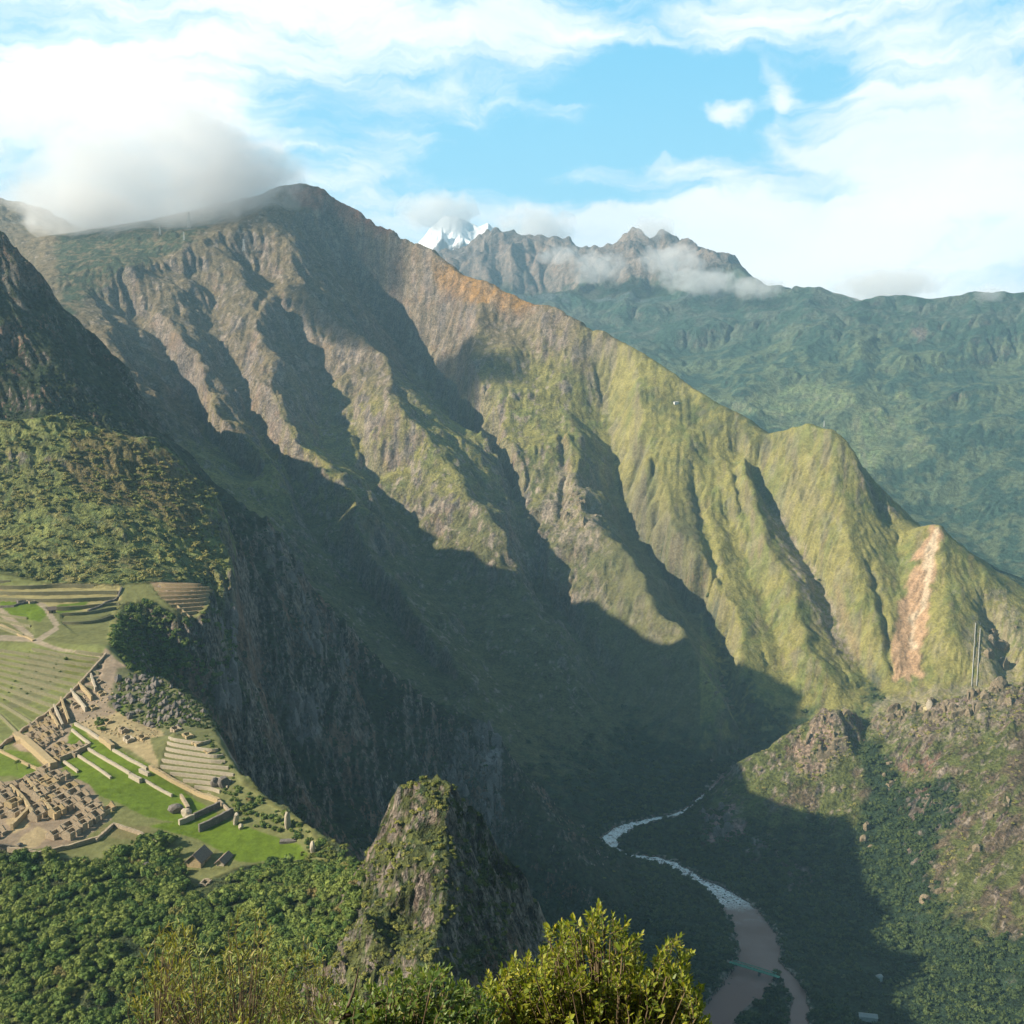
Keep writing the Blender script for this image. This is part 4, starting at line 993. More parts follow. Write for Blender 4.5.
blockfill(LOWER, COURTS, o0, u, v, 10.6, 9.2, 'roofless lower ruins above the forest', 'houses of the lower ruins', [M_STONE, M_STONE, M_STONE, M_SAND], (2.6, 4.4))
UP1 = [(14,738),(40,722),(48,716),(66,732),(62,744),(84,742),(90,748),(62,762),(52,760),(36,748)]
o1 = np.array(hit(40,742)[:2])
blockfill(UP1, [], o1, np.array([math.cos(AU), math.sin(AU)]), np.array([-math.sin(AU), math.cos(AU)]), 9.0, 8.4, 'roofless upper ruins beside the ramp wall', 'houses of the upper ruins', [M_STONE, M_STONE, M_SAND], (2.4, 3.8), .05)
for k, (a, b) in enumerate((((50,714),(59,730)), ((54,708),(63,729)), ((61,701),(69,724)), ((71,692),(86,712)), ((79,685),(92,701)), ((91,677),(96,692)))):
    A_, B_ = hit(*a), hit(*b); L_ = math.hypot(B_[0]-A_[0], B_[1]-A_[1]); an = math.atan2(B_[1]-A_[1], B_[0]-A_[0])
    W('long_house_wall', [a, ((a[0]+b[0])/2, (a[1]+b[1])/2), b], 4.2, 1.4, M_PALE if k % 2 else M_SAND, '%s tall parallel wall counted up the slope in the upper ruins beside the terraces' % ORD[k], 'tall parallel walls of the upper ruins', .3)
for k, (px, py, lx, ly, H_, gb, mt, lab) in enumerate((
    (64,712,9,6,2.6,1.2,M_STONE,'brown roofless house between the second and third tall parallel walls'), (76,706,9,6,2.6,1.4,M_STONE,'brown roofless house below the fourth tall parallel wall'),
    (86,694,9,6,2.8,1.2,M_STONE,'brown roofless house between the two highest tall walls'), (100,682,8,6,2.6,1.6,M_STONE,'roofless house at the upper corner of the ruins by the gully'),
    (102,694,8,6,2.4,1.0,M_SAND,'sandy roofless house beside the grey boulders'), (94,708,9,6,2.4,1.0,M_SAND,'sandy house ruin above the topmost plaza wall'),
    (108,722,9,6,2.2,.8,M_SAND,'sandy house ruin below the boulder slope'), (124,732,8,6,3.2,1.6,M_STONE,'dark roofless house behind the small pale house'),
    (129,741,10,6,3.4,1.2,M_PALE,'small pale walled house above the plaza lawn'), (143,739,9,6,2.8,.8,M_SAND,'sandy house ruin between the pale house and the stepped mound'),
    (176,731,9,6,3.0,.8,M_STONE,'brown house ruin on the very top of the stepped mound'), (188,737,9,6,2.4,.4,M_SAND,'sandy house ruin just below the summit of the stepped mound'),
    (197,743,9,6,2.2,.4,M_SAND,'middle sandy house ruin on the right crest of the stepped mound'), (209,751,9,6,2.0,.4,M_SAND,'lowest sandy house ruin on the right crest of the stepped mound'),
    (20,601,14,7,3.0,.8,M_ROCK,'grey purple house ruin in the bright green upper field'), (31,603,9,6,2.6,.8,M_STONE,'small brown ruin right of the grey one in the upper field'))):
    p = hit(px, py); house(p[0], p[1], AV+(0 if k % 3 else .1), lx, ly, H_, gb, lab, None, mt)
p = hit(52,612); house(p[0], p[1], .5, 7, 6, 3.6, 2.6, 'small thatched hut on the path junction of the upper fields', None, M_SAND, 'hut', True, 'thatched_hut')
AH = ang_px((196,863), (208,850))
p = hit(199,862); house(p[0], p[1], AH, 13, 9, 3.6, 4.2, 'thatched hut with a yellow gable in the clearing below the low lawns', None, M_SAND, 'hut', True, 'thatched_hut')
p = hit(224,861); house(p[0], p[1], AH, 11, 5, 1.8, 2.0, 'low thatched shed right of the yellow gabled hut', None, M_PALE, 'shed', True, 'thatched_shed')
p = hit(205,884); house(p[0], p[1], AH, 7, 5, 1.6, .6, 'small reddish ruin among the trees below the yellow gabled hut', None, M_STONE)
# rocks
def rock_mesh(V, Q, c, r, sx=1, sy=1, sz=1, seed=0, sub=2):
    import bmesh
    bm = bmesh.new(); bmesh.ops.create_icosphere(bm, subdivisions=sub, radius=1); g = np.random.default_rng(seed); K = g.normal(size=(9, 3)); K /= np.linalg.norm(K, axis=1)[:, None]; cut = g.uniform(.55, .9, 9)
    P_ = np.array([v.co[:] for v in bm.verts])
    for k in range(9):
        d = P_@K[k]; P_ -= np.outer(np.maximum(d-cut[k], 0), K[k])
    P_ += g.normal(size=P_.shape)*.03; bm.verts.index_update(); o = len(V)
    V += [tuple(q) for q in P_*np.array([sx, sy, sz])*r+np.array(c)]; Q += [tuple(v.index+o for v in f.verts) for f in bm.faces]; bm.free()
for px, py, r, sx, sy, sz, lab in ((288,828,4.0,.6,.7,2.0,'tall pale carved boulder standing at the forest edge behind the low stone platform'), (313,852,3.2,.6,.6,1.6,'pale pointed rock at the right end of the low lawn'), (236,824,3.4,.7,.7,1.8,'pale leaning slab at the right end of the tall shaded wall'),
        (241,829,2.2,.8,.8,1.1,'small pale rock right of the leaning slab'), (176,812,4.5,1.2,.9,.9,'rounded rock outcrop in the narrow plaza end'), (186,816,4.0,1.1,1,.9,'brown rock outcrop beside the pale wall of the low lawns'), (224,787,4.5,1.0,.8,1.2,'dark split rock at the lower right foot of the stepped mound'),
        (216,786,4.0,1,1,1.1,'brown rock at the foot of the mound left of the dark split rock'), (930,709,13,.6,.5,1.0,'pale yellow cliff boulder on the far ridge edge right of the river'), (20,846,2.0,1,1,.8,'small boulder by the foot wall of the lower ruins'), (146,868,3.2,1.2,1,.7,'brown boulder at the forest edge below the plaza'), (156,874,2.4,1.2,1,.8,'smaller brown boulder in the trees below the plaza')):
    p = hit(px, py); V = []; Q = []; rock_mesh(V, Q, (0, 0, r*sz*.55), r, sx, sy, sz, int(px)); o = mesh_np('boulder', V, np.array(Q), False, M_PALE if 'pale' in lab else M_ROCK); o.location = p; tag(o, lab, 'rock')
V, Q = [], []
p = hit(288,842); add_box(V, Q, (0, 0), (math.cos(.1), math.sin(.1)), (-math.sin(.1), math.cos(.1)), 10, 4, -1.5, 1.3); o = mesh_np('stone_platform', V, np.array(Q), False, M_ROCK); o.location = p; tag(o, 'low grey stone platform on the lawn in front of the tall carved boulder', 'platform')
V, Q = [], []
bf = region([(118,680),(135,672),(162,680),(182,694),(205,712),(212,722),(180,728),(150,728),(126,718),(110,702)], 700, 960, 1)
bp = draw(bf*.055*(.3+sm(NB+NC*.5, -.2, .2)))
for k, q in enumerate(bp): rock_mesh(V, Q, (q[0], q[1], q[2]+.3), rng.uniform(.5, 1.9)**2*(1.3 if q[0]/q[1] < -.33 else .8), rng.uniform(.7, 1.3), rng.uniform(.7, 1.3), rng.uniform(.6, 1.5), k, 1)
tag(mesh_np('rubble', V, np.array(Q), False, M_ROCK), kind='stuff')
V, Q = [], []
bf2 = region([(84,690),(110,680),(118,716),(160,732),(150,745),(110,735),(70,725)], 700, 960, 1)
for k, q in enumerate(draw(bf2*.05)): rock_mesh(V, Q, (q[0], q[1], q[2]+.2), rng.uniform(.4, 1.3), 1, 1, .8, k, 1)
tag(mesh_np('fallen_masonry_rubble', V, np.array(Q), False, M_SAND), kind='stuff')
pts = draw(np.maximum(bf, region([(205,735),(222,745),(240,775),(232,780),(214,752)], 640, 860, 1))*.07); scatter('mound_shrubs', pts, rng.uniform(.8, 1.8, len(pts)), pr_small)
pts = draw(region([(150,700),(180,690),(207,703),(226,738),(215,733),(185,726),(150,722)], 700, 960, 1)*.05); scatter('edge_shrubs', pts, rng.uniform(.9, 2.2, len(pts)), pr_deep)
log('city', len(bp))
# bare rock standing out of the hillsides
import bmesh
M_CRAG = stone_mat('warm_crag', (.25,.19,.135), (.40,.30,.215), (.11,.115,.055)); M_CLIFF = stone_mat('grey_pink_cliff', (.30,.245,.225), (.42,.35,.32), (.15,.13,.125))
def crag_mesh(V, Q, c, r, sx, sy, sz, seed):
    bm = bmesh.new(); bmesh.ops.create_icosphere(bm, subdivisions=3, radius=1); g = np.random.default_rng(seed); K = g.normal(size=(16, 3)); K[:, 2] *= .5; K /= np.linalg.norm(K, axis=1)[:, None]; cut = g.uniform(.38, .85, 16)
    P_ = np.array([v.co[:] for v in bm.verts])
    for k in range(16): P_ -= np.outer(np.maximum(P_@K[k]-cut[k], 0)*.95, K[k])
    a_ = g.uniform(0, 99); P_ *= (1+.30*fbm(P_[:, 0]*2.2+a_, P_[:, 2]*1.1+P_[:, 1]*2.2, 4, 7, .6, True)-.12)[:, None]
    bm.verts.index_update(); o = len(V); V += [tuple(q) for q in P_*np.array([sx, sy, sz])*r+np.array(c)]; Q += [tuple(v.index+o for v in f.verts) for f in bm.faces]; bm.free()
def crags(name, zones, mat, seed):
    g = np.random.default_rng(seed); V, Q = [], []
    for poly, n, r0, r1, tall, d0, d1 in zones:
        xs_ = [p[0] for p in poly]; ys_ = [p[1] for p in poly]; k = 0; tries = 0
        while k < n and tries < n*20:
            tries += 1; x, y = g.uniform(min(xs_), max(xs_)), g.uniform(min(ys_), max(ys_))
            if not inpoly(x, y, poly): continue
            p = hit(x, y)
            if p is None or not d0 < p[1] < d1: continue
            k += 1; r = g.uniform(r0, r1); sx, sy = g.uniform(.6, 1.3), g.uniform(.6, 1.1)
            crag_mesh(V, Q, (p[0], p[1]+r*.45, p[2]-r*.5*tall), r*1.15, sx, sy, tall*g.uniform(.7, 1.2), seed*1000+k)
    tag(mesh_np(name, V, np.array(Q), False, mat), kind='stuff')
crags('rock_outcrops', [([(872,706),(905,695),(960,688),(1024,680),(1024,700),(960,722),(900,728),(876,722)], 60, 5, 17, 1.5, 1500, 2100), ([(800,745),(822,716),(848,712),(846,745),(825,770),(800,775)], 20, 8, 19, 1.8, 1600, 2100),
    ([(880,760),(905,765),(912,790),(898,800),(882,785)], 5, 8, 13, 1.0, 1200, 2100), ([(935,780),(985,760),(1020,800),(1000,860),(960,880),(940,930),(915,900),(940,850)], 12, 6, 12, 1.1, 1150, 2000), ([(860,830),(876,822),(872,850),(860,856)], 3, 8, 12, 1.6, 1200, 2000),
    ([(570,480),(592,490),(600,515),(585,530),(560,520)], 26, 8, 20, 1.2, 2400, 3400), ([(985,592),(1008,600),(1024,640),(1015,680),(985,660)], 14, 14, 28, 1.4, 2100, 2800), ([(700,655),(720,680),(735,710),(728,712),(705,682)], 14, 6, 12, 1.2, 2000, 2700)], M_CRAG, 3)
crags('cliff_slabs', [([(484,722),(497,722),(500,790),(494,850),(484,830)], 20, 6, 12, 2.6, 1250, 1700), ([(440,735),(480,728),(478,800),(455,815)], 16, 5, 10, 2.4, 1250, 1700), ([(290,548),(304,552),(316,620),(318,655),(304,640),(292,590)], 18, 5, 10, 2.4, 1200, 1750),
    ([(286,690),(320,684),(322,740),(300,750)], 18, 6, 11, 2.4, 1100, 1600), ([(218,615),(234,605),(238,690),(224,735),(216,700)], 20, 5, 9, 2.6, 900, 1500), ([(258,528),(284,530),(292,580),(266,570)], 12, 5, 9, 2.0, 1200, 1750), ([(702,812),(745,802),(743,834),(705,842)], 22, 6, 11, 2.0, 1500, 2050), ([(330,600),(352,640),(350,700),(336,680)], 10, 5, 9, 2.2, 1200, 1700)], M_CLIFF, 4)
V, Q = [], []; gq = np.random.default_rng(9)
for k in range(260):
    q = RC[gq.integers(60, len(RC))]; sd_ = gq.choice((-1, 1)); rr = gq.uniform(.7, 2.6); off = q[2]*gq.uniform(.1, 1.15)
    if q[1] < 1500 and off < q[2]*.9: continue
    i_ = 0; rock_mesh(V, Q, (q[0]+sd_*off, q[1]+gq.normal()*4, .2), rr, 1.2, 1, .8, k, 1)
tag(mesh_np('river_boulders', V, np.array(Q), False, M_ROCK), kind='stuff')
pts = draw(region([(868,700),(905,690),(1024,672),(1030,712),(960,740),(880,735)], 1500, 2100, 2)*.006+region([(795,735),(830,708),(852,712),(846,755),(820,780),(795,780)], 1500, 2100, 2)*.006); scatter('crest_shrubs', pts, rng.uniform(1.5, 4.0, len(pts)), pr_hill)
# lone tree on the lawn and single bushes along the terraces
def single_tree(px, py, hgt, rad_, label, coll=None, group=None, name='small_tree'):
    p = hit(px, py); e = bpy.data.objects.new(name, None); COL.objects.link(e); e.location = p; e.scale = (rad_, rad_, rad_); tag(e, label, 'tree' if hgt > rad_*1.2 else 'bush', group)
    cr = rng.choice((coll or pr_small).objects).copy(); cr.name = 'crown'; cr.parent = e; cr.location = (0, 0, max(.1, hgt/rad_-1)); COL.objects.link(cr)
    tr = TRUNK.copy(); tr.name = 'trunk'; tr.parent = e; tr.scale = (.9, .9, max(.6, hgt/rad_)); COL.objects.link(tr); return e
single_tree(17,770,7.5,2.2, 'lone slender tree on the lawn between the ramp wall and the lower ruins')
single_tree(103,730,3.5,3.4, 'round dark tree at the head of the plaza beside the thick sandy wall', name='round_tree')
for k, (a, b) in enumerate((((4,700),(30,652)), ((16,694),(36,672)), ((22,694),(60,672)), ((54,668),(60,656)))):
    for q in np.linspace(0, 1, (13, 5, 9, 4)[k]):
        bow = math.sin(q*math.pi)*(6 if k == 2 else 1.5); single_tree(a[0]+(b[0]-a[0])*q+rng.normal()*.4, a[1]+(b[1]-a[1])*q+bow+rng.normal()*.4, .8, rng.uniform(.7, 1.3), 'small dark bush in the rows that climb the grassy farming terraces', pr_small, 'bushes in rows on the farming terraces', 'terrace_bush')
single_tree(66,660,2,2.0, 'larger dark bush at the top corner of the olive terrace field', name='field_bush')
# ---------------------------------------------------------------- far small things
def bar(V, Q, a, b, r):
    a = Vector(a); b = Vector(b); d = (b-a).normalized(); x = d.cross(Vector((0, 0, 1))); x = x.normalized() if x.length > .01 else Vector((1, 0, 0)); y = d.cross(x); o = len(V)
    for p in (a, b):
        for sx_, sy_ in ((-1, -1), (1, -1), (1, 1), (-1, 1)): V.append(tuple(p+x*sx_*r+y*sy_*r))
    Q += [(o, o+1, o+2, o+3), (o+4, o+7, o+6, o+5)]+[(o+k, o+4+k, o+4+(k+1) % 4, o+(k+1) % 4) for k in range(4)]
def flat_mat(name, c, rough=.6):
    m, t, b = material(name, rough, .3); pos = t.new('ShaderNodeNewGeometry').outputs['Position']
    t.put(b.inputs[0], t.mix(t.ramp(t.noise(pos, .4, 3), .35, .65), tuple(x*.85 for x in c), c)); return m
M_STEEL = flat_mat('pale_steel', (.55,.55,.53)); M_GREEN = flat_mat('green_bridge_paint', (.10,.36,.25)); M_WHITE = flat_mat('white_plaster', (.78,.78,.75)); M_TIN = flat_mat('tin_roof', (.45,.44,.43))
def pylon(px, py, H_, label):
    p = hit(px, py); V, Q = [], []; w = H_*.09; r = H_*.012
    for sx_ in (-1, 1):
        for sy_ in (-1, 1): bar(V, Q, (sx_*w, sy_*w, -2), (sx_*w*.2, sy_*w*.2, H_), r)
    for k in range(5):
        z0, z1 = H_*k/5, H_*(k+1)/5; w0, w1 = w*(1-.8*k/5), w*(1-.8*(k+1)/5)
        for s_ in (-1, 1): bar(V, Q, (-w0, s_*w0, z0), (w1, s_*w1, z1), r*.7); bar(V, Q, (w0, s_*w0, z0), (-w1, s_*w1, z1), r*.7)
    e = bpy.data.objects.new('pylon', None); COL.objects.link(e); e.location = p; tag(e, label, 'pylon', 'power line pylons'); mesh_np('mast', V, np.array(Q), False, M_STEEL, e)
    for z in (.72, .84, .95):
        V, Q = [], []; bar(V, Q, (-H_*.13, 0, H_*z), (H_*.13, 0, H_*z), r); mesh_np('crossarm', V, np.array(Q), False, M_STEEL, e)
pylon(189,228,62,'tallest pale lattice pylon on the shoulder under the big cloud'); pylon(160,235,38,'leftmost small pylon on the brown shoulder below the cloud'); pylon(244,251,45,'pylon right of the tallest one on the brown shoulder'); pylon(184,240,30,'small pylon just below the tallest one'); pylon(824,427,34,'pale lattice pylon alone on the crest of the green mountain')
for dx, w_, lab in ((0,.55,'left one of two pale pipes running down the far slope above the right hill'), (5,.55,'right one of two pale pipes running down the far slope above the right hill')):
    V, Q = [], []; pr_ = [hit(978-.5*k*.9+dx-2.5, 624+k*7) for k in range(10)]
    for a, b in zip(pr_[:-1], pr_[1:]): bar(V, Q, (a[0], a[1], a[2]+2.5), (b[0], b[1], b[2]+2.5), w_)
    tag(mesh_np('penstock_pipe', V, np.array(Q), False, M_STEEL), lab, 'pipe', 'pipes down the far slope')
def block(px, py, L_, W_, H_, ang, label, cat, cloth=False):
    p = hit(px, py); e = bpy.data.objects.new('small_building', None); COL.objects.link(e); e.location = p; tag(e, label, cat); ex, ey = (math.cos(ang), math.sin(ang)), (-math.sin(ang), math.cos(ang))
    V, Q = [], []; add_box(V, Q, (0, 0), ex, ey, L_, W_, -2, H_); mesh_np('wall', V, np.array(Q), False, M_WHITE, e)
    V = []; 
    for xx in (-L_/2-.5, L_/2+.5):
        for yy, zz in ((-W_/2-.6, H_-.1), (0, H_+W_*.28), (W_/2+.6, H_-.1), (W_/2+.6, H_+.15), (0, H_+W_*.28+.3), (-W_/2-.6, H_+.15)): V.append((ex[0]*xx+ey[0]*yy, ex[1]*xx+ey[1]*yy, zz))
    Q = [(0,1,7,6),(1,2,8,7),(2,3,9,8),(3,4,10,9),(4,5,11,10),(5,0,6,11),(0,5,4,1),(1,4,3,2),(6,7,10,11),(7,8,9,10)]
    mesh_np('roof', V, np.array(Q), False, M_TIN, e)
block(676,404,14,9,6,.3,'tiny white house on the shoulder below the crest','house'); block(879,981,7,6,7,.5,'small white house among the dark valley trees','house'); block(868,1020,22,9,6,-.2,'pale roofed building at the bottom edge in the dark valley','house')
# bridge
a, b = PZ(733,962,8), PZ(776,975,8); a = (math.exp(a[1])*a[0], math.exp(a[1])); b = (math.exp(b[1])*b[0], math.exp(b[1])); Lb = math.hypot(b[0]-a[0], b[1]-a[1])
e = bpy.data.objects.new('truss_bridge', None); COL.objects.link(e); e.location = (a[0], a[1], 6.5); e.rotation_euler = (0, 0, math.atan2(b[1]-a[1], b[0]-a[0])); tag(e, 'green steel truss bridge crossing the brown river', 'bridge')
V, Q = [], []; add_box(V, Q, (Lb/2, 0), (1, 0), (0, 1), Lb+10, 5, -.4, 0); mesh_np('deck', V, np.array(Q), False, M_GREEN, e)
for s_ in (-1, 1):
    V, Q = [], []; n = 10
    bar(V, Q, (0, s_*2.7, 3.2), (Lb, s_*2.7, 3.2), .3); bar(V, Q, (0, s_*2.7, .1), (Lb, s_*2.7, .1), .3)
    for k in range(n):
        x0, x1 = Lb*k/n, Lb*(k+1)/n; bar(V, Q, (x0, s_*2.7, .1), (x0, s_*2.7, 3.2), .2); bar(V, Q, (x0, s_*2.7, .1 if k % 2 else 3.2), (x1, s_*2.7, 3.2 if k % 2 else .1), .2)
    mesh_np('truss', V, np.array(Q), False, M_GREEN, e)
for x_ in (0, Lb*.62, Lb):
    V, Q = [], []; add_box(V, Q, (x_, 0), (1, 0), (0, 1), 2.4, 6, -9, -.4); mesh_np('pier', V, np.array(Q), False, M_ROCK, e)
# ---------------------------------------------------------------- snow mountain, far behind
def snow_mountain():
    SIL = [(385,290),(405,262),(422,240),(436,226),(446,217),(458,216),(470,223),(480,226),(489,221),(498,229),(510,232),(522,238),(540,246),(570,258),(600,280)]
    D0 = 14500; xs = np.linspace(s_of(390,240)*D0, s_of(605,240)*D0, 260); ys = np.linspace(D0-2600, D0+1500, 220)
    X_, Y2 = np.meshgrid(xs, ys); top = np.interp(X_/D0*F*1.0+512, [p[0] for p in SIL], [CZ+D0*float(slope_of(p[1])) for p in SIL])
    d_ = (D0-Y2)/1000.0; n_ = fbm(X_/900, Y2/900, 6, 77, .5, True); Z_ = top-np.where(d_ > 0, d_, -d_)*520+(n_-.62)*700*np.clip(np.abs(d_)+.12, 0, 1)
    ii = np.arange(X_.size).reshape(X_.shape)
    m, t, b = material('snow_and_rock', .8, .2); ge = t.new('ShaderNodeNewGeometry'); pz = t.new('ShaderNodeSeparateXYZ', in_0=ge.outputs['Position']).outputs[2]; nz = t.new('ShaderNodeSeparateXYZ', in_0=ge.outputs['Normal']).outputs[2]
    f = t.math('ADD', t.ramp(pz, 2000, 2900), t.math('MULTIPLY', t.noise(ge.outputs['Position'], .003, 6, .65), .9)); f = t.math('ADD', f, t.math('MULTIPLY', nz, .5))
    t.put(b.inputs[0], t.mix(t.ramp(f, 1.28, 1.42), (.17,.15,.15), (.9,.92,.95)))
    tag(mesh_np('snow_mountain', np.stack([X_, Y2, Z_], -1).reshape(-1, 3), np.stack([ii[:-1, :-1], ii[:-1, 1:], ii[1:, 1:], ii[1:, :-1]], -1).reshape(-1, 4), True, m), kind='structure')
snow_mountain()
log('far things')
# ---------------------------------------------------------------- the summit slope under the camera and its bushes
def pix(px, py, D): return np.array([float(s_of(px, py))*D, D, CZ+D*float(slope_of(py))])
M_SOIL, t, b = material('summit_ground', .95, .1); pos = t.new('ShaderNodeNewGeometry').outputs['Position']
t.put(b.inputs[0], t.mix(t.ramp(t.noise(pos, 1.2, 6, .6), .4, .6), (.09,.10,.035), (.22,.18,.13))); t.put(b.inputs['Normal'], t.new('ShaderNodeBump', in_Strength=.8, in_Distance=.3, in_Height=t.noise(pos, 1.5, 6, .6)).outputs[0])
ys = np.concatenate([np.linspace(-12, 3, 16)[:-1], np.exp(np.linspace(math.log(3), math.log(262), 120))]); ss = np.linspace(-1.4, 1.4, 90)
S_, Y_ = np.meshgrid(ss, ys); X_ = S_*(np.maximum(Y_, 0)+14)
def slope_z(x, y):
    x = np.asarray(x, float); y = np.asarray(y, float)
    z = CZ-1.55-.76*np.maximum(y, 0)+.3*np.minimum(y+2, 0)-.02*np.abs(x)-.25*fbm(x/6+50, y/6+50, 4, 3)*np.clip(y/4, .3, 6)
    f = np.clip((y-70)/190, 0, 1); f = f*f*(3-2*f); g_ = ground(np.clip(x, -145, 145), np.full(x.shape, 257.0))-3
    return z*(1-f)+g_*f
Z_ = slope_z(X_, Y_); ii = np.arange(X_.size).reshape(X_.shape)
tag(mesh_np('summit_slope', np.stack([X_, Y_, Z_], -1).reshape(-1, 3), np.stack([ii[:-1, :-1], ii[:-1, 1:], ii[1:, 1:], ii[1:, :-1]], -1).reshape(-1, 4), True, M_SOIL), kind='structure')
def big_leaf_mat(name, c1, c2, c3, tr=.35):
    m, t, b = material(name, .45, .35); g = t.new('ShaderNodeNewGeometry'); r = g.outputs['Random Per Island']
    c = t.mix(t.ramp(r, 0, .6), c1, c2); c = t.mix(t.ramp(r, .75, 1.0), c, c3)
    t.put(b.inputs[0], c); tl = t.new('ShaderNodeBsdfTranslucent', in_Color=t.mix(1.0, c, (1.6, 1.5, .6), 'MULTIPLY')); ms = t.new('ShaderNodeMixShader', in_0=tr, in_1=b.outputs[0], in_2=tl.outputs[0])
    t.put(t.n['Material Output'].inputs[0], ms.outputs[0]); return m
M_LEAF = big_leaf_mat('yellow_green_leaves', (.12,.17,.018), (.25,.28,.032), (.42,.38,.05)); M_LEAF2 = big_leaf_mat('green_leaves', (.08,.14,.03), (.14,.20,.04), (.26,.27,.08))
M_OLIVE = big_leaf_mat('olive_leaves', (.13,.16,.030), (.24,.25,.055), (.32,.27,.08)); M_TWIG = wood_mat('brown_twigs', (.07,.05,.03), (.16,.12,.07), 8)
def leaves(tips, dirs, rs, n_per, L_, shoot, wid=.36, seed=1, up=.15):
    r = np.random.default_rng(seed); N = len(tips); k = n_per
    q = np.tile(np.linspace(0, 1, k), (N, 1)); base = tips[:, None]-dirs[:, None]*(shoot*rs[:, None]*(1-q))[..., None]
    az = np.arange(k)*2.4+r.uniform(0, 6.28, (N, 1)); a = np.cross(dirs, [0, 0, 1.0]); a /= np.linalg.norm(a, axis=1)[:, None]+1e-9; b_ = np.cross(a, dirs)
    out = a[:, None]*np.cos(az)[..., None]+b_[:, None]*np.sin(az)[..., None]
    d = out*(.95-.5*q)[..., None]+dirs[:, None]*(.35+.75*q)[..., None]+np.array([0, 0, up])*r.uniform(-.3, .8, (N, k))[..., None]+r.normal(size=(N, k, 3))*.15
    d /= np.linalg.norm(d, axis=2)[..., None]; n = dirs[:, None]+np.array([0, 0, .8])+r.normal(size=(N, k, 3))*.25; sd_ = np.cross(d, n); sd_ /= np.linalg.norm(sd_, axis=2)[..., None]+1e-9; n = np.cross(sd_, d)
    l = (L_*r.uniform(.6, 1.15, (N, k))*(1-.35*q))[..., None]; w = l*wid*.5
    pts = [base, base+d*l*.3+sd_*w*.85-n*l*.02, base+d*l*.62+sd_*w*.8+n*l*.0, base+d*l-n*l*.10, base+d*l*.62-sd_*w*.8, base+d*l*.3-sd_*w*.85-n*l*.02, base+d*l*.3-n*l*.06, base+d*l*.62-n*l*.07]
    V = np.stack(pts, 2).reshape(-1, 3); M = N*k; o = np.arange(M)[:, None]*8
    return V, [o+np.array([[0, 1, 6]]), o+np.array([[0, 6, 5]]), o+np.array([[3, 7, 2]]), o+np.array([[3, 4, 7]])], [o+np.array([[1, 2, 7, 6]]), o+np.array([[6, 7, 4, 5]])]
def tube(V, Q, pts, radii, n=5):
    pts = [Vector(p) for p in pts]; o = len(V)
    for k, p in enumerate(pts):
        d = (pts[min(k+1, len(pts)-1)]-pts[max(k-1, 0)]).normalized(); x = d.cross(Vector((.3, .9, .1))).normalized(); y = d.cross(x)
        for a in range(n): V.append(tuple(p+(x*math.cos(a*6.283/n)+y*math.sin(a*6.283/n))*radii[k]))
    for k in range(len(pts)-1):
        for a in range(n): Q.append((o+k*n+a, o+k*n+(a+1) % n, o+(k+1)*n+(a+1) % n, o+(k+1)*n+a))
def bush(name, outline, D, dspread, N, n_per, L_, shoot, mat, label, cat, root_px, seed, spikes=(), wid=.36, lowfade=0, stem_r=.016, nst=8, group=None):
    r = np.random.default_rng(seed); xs = [p[0] for p in outline]; ys_ = [p[1] for p in outline]; tips = []; top = min(ys_)
    while len(tips) < N*.42 and stem_r < .03:          # the near side of the crown hides its stems
        x, y = r.uniform(min(xs), max(xs)), r.uniform(top+(max(ys_)-top)*.35, max(ys_))
        if inpoly(x, y, outline): tips.append(pix(x, y, D-dspread*r.uniform(.8, 2.2)))
    while len(tips) < N:
        x, y = r.uniform(min(xs), max(xs)), r.uniform(top, max(ys_))
        if not inpoly(x, y, outline): continue
        # deeper inside the outline the crown is thicker
        tips.append(pix(x, y, D+r.normal()*dspread))
    for x, y in spikes:
        for _ in range(3): tips.append(pix(x+r.normal()*2, y+r.uniform(0, 10), D+r.normal()*dspread*.4))
    tips = np.array(tips); rx_ = float(s_of(root_px, 1024))*D; root = np.array([rx_, D, float(slope_z(np.array([rx_]), np.array([D]))[0])-.2])
    mid = root+(tips-root)*r.uniform(.55, .75, (len(tips), 1))+np.array([0, 0, .1*D/6]); dirs = tips-mid; dirs /= np.linalg.norm(dirs, axis=1)[:, None]; dirs += r.normal(size=dirs.shape)*.45+np.array([0, 0, .25]); dirs /= np.linalg.norm(dirs, axis=1)[:, None]
    rs = r.uniform(.6, 1.2, len(tips)); V, T, Q4 = leaves(tips, dirs, rs, n_per, L_, shoot, wid, seed+1); V = V-root
    e = bpy.data.objects.new(name, None); COL.objects.link(e); e.location = root; tag(e, label, cat, group)
    tri = np.stack(T, 1).reshape(-1, 3); quad = np.stack(Q4, 1).reshape(-1, 4); mesh_np('foliage', V, [tri, quad], True, mat, e)
    V, Q = [], []; hubs = [root+(tips[i]-root)*r.uniform(.45, .7)+r.normal(size=3)*.05*D/6 for i in r.integers(0, len(tips), nst)]
    for hb_ in hubs: 
        m_ = root+(hb_-root)*.5+r.normal(size=3)*.08*D/6; tube(V, Q, [root-root, m_-root, hb_-root], [stem_r*1.6, stem_r*1.1, stem_r*.7])
    H_ = np.array(hubs)
    for i in range(len(tips)):
        j = np.argmin(((H_-tips[i])**2).sum(1)+((H_[:, 2] > tips[i][2])*9)); b_ = tips[i]-dirs[i]*shoot*rs[i]; m_ = (H_[j]+b_)/2+np.array([0, 0, -.03*D/6]); tube(V, Q, [H_[j]-root, m_-root, b_-root, tips[i]-root], [stem_r*.4, stem_r*.35, stem_r*.25, stem_r*.12], 3)
    mesh_np('branch', V, np.array(Q), True, M_TWIG, e); return e
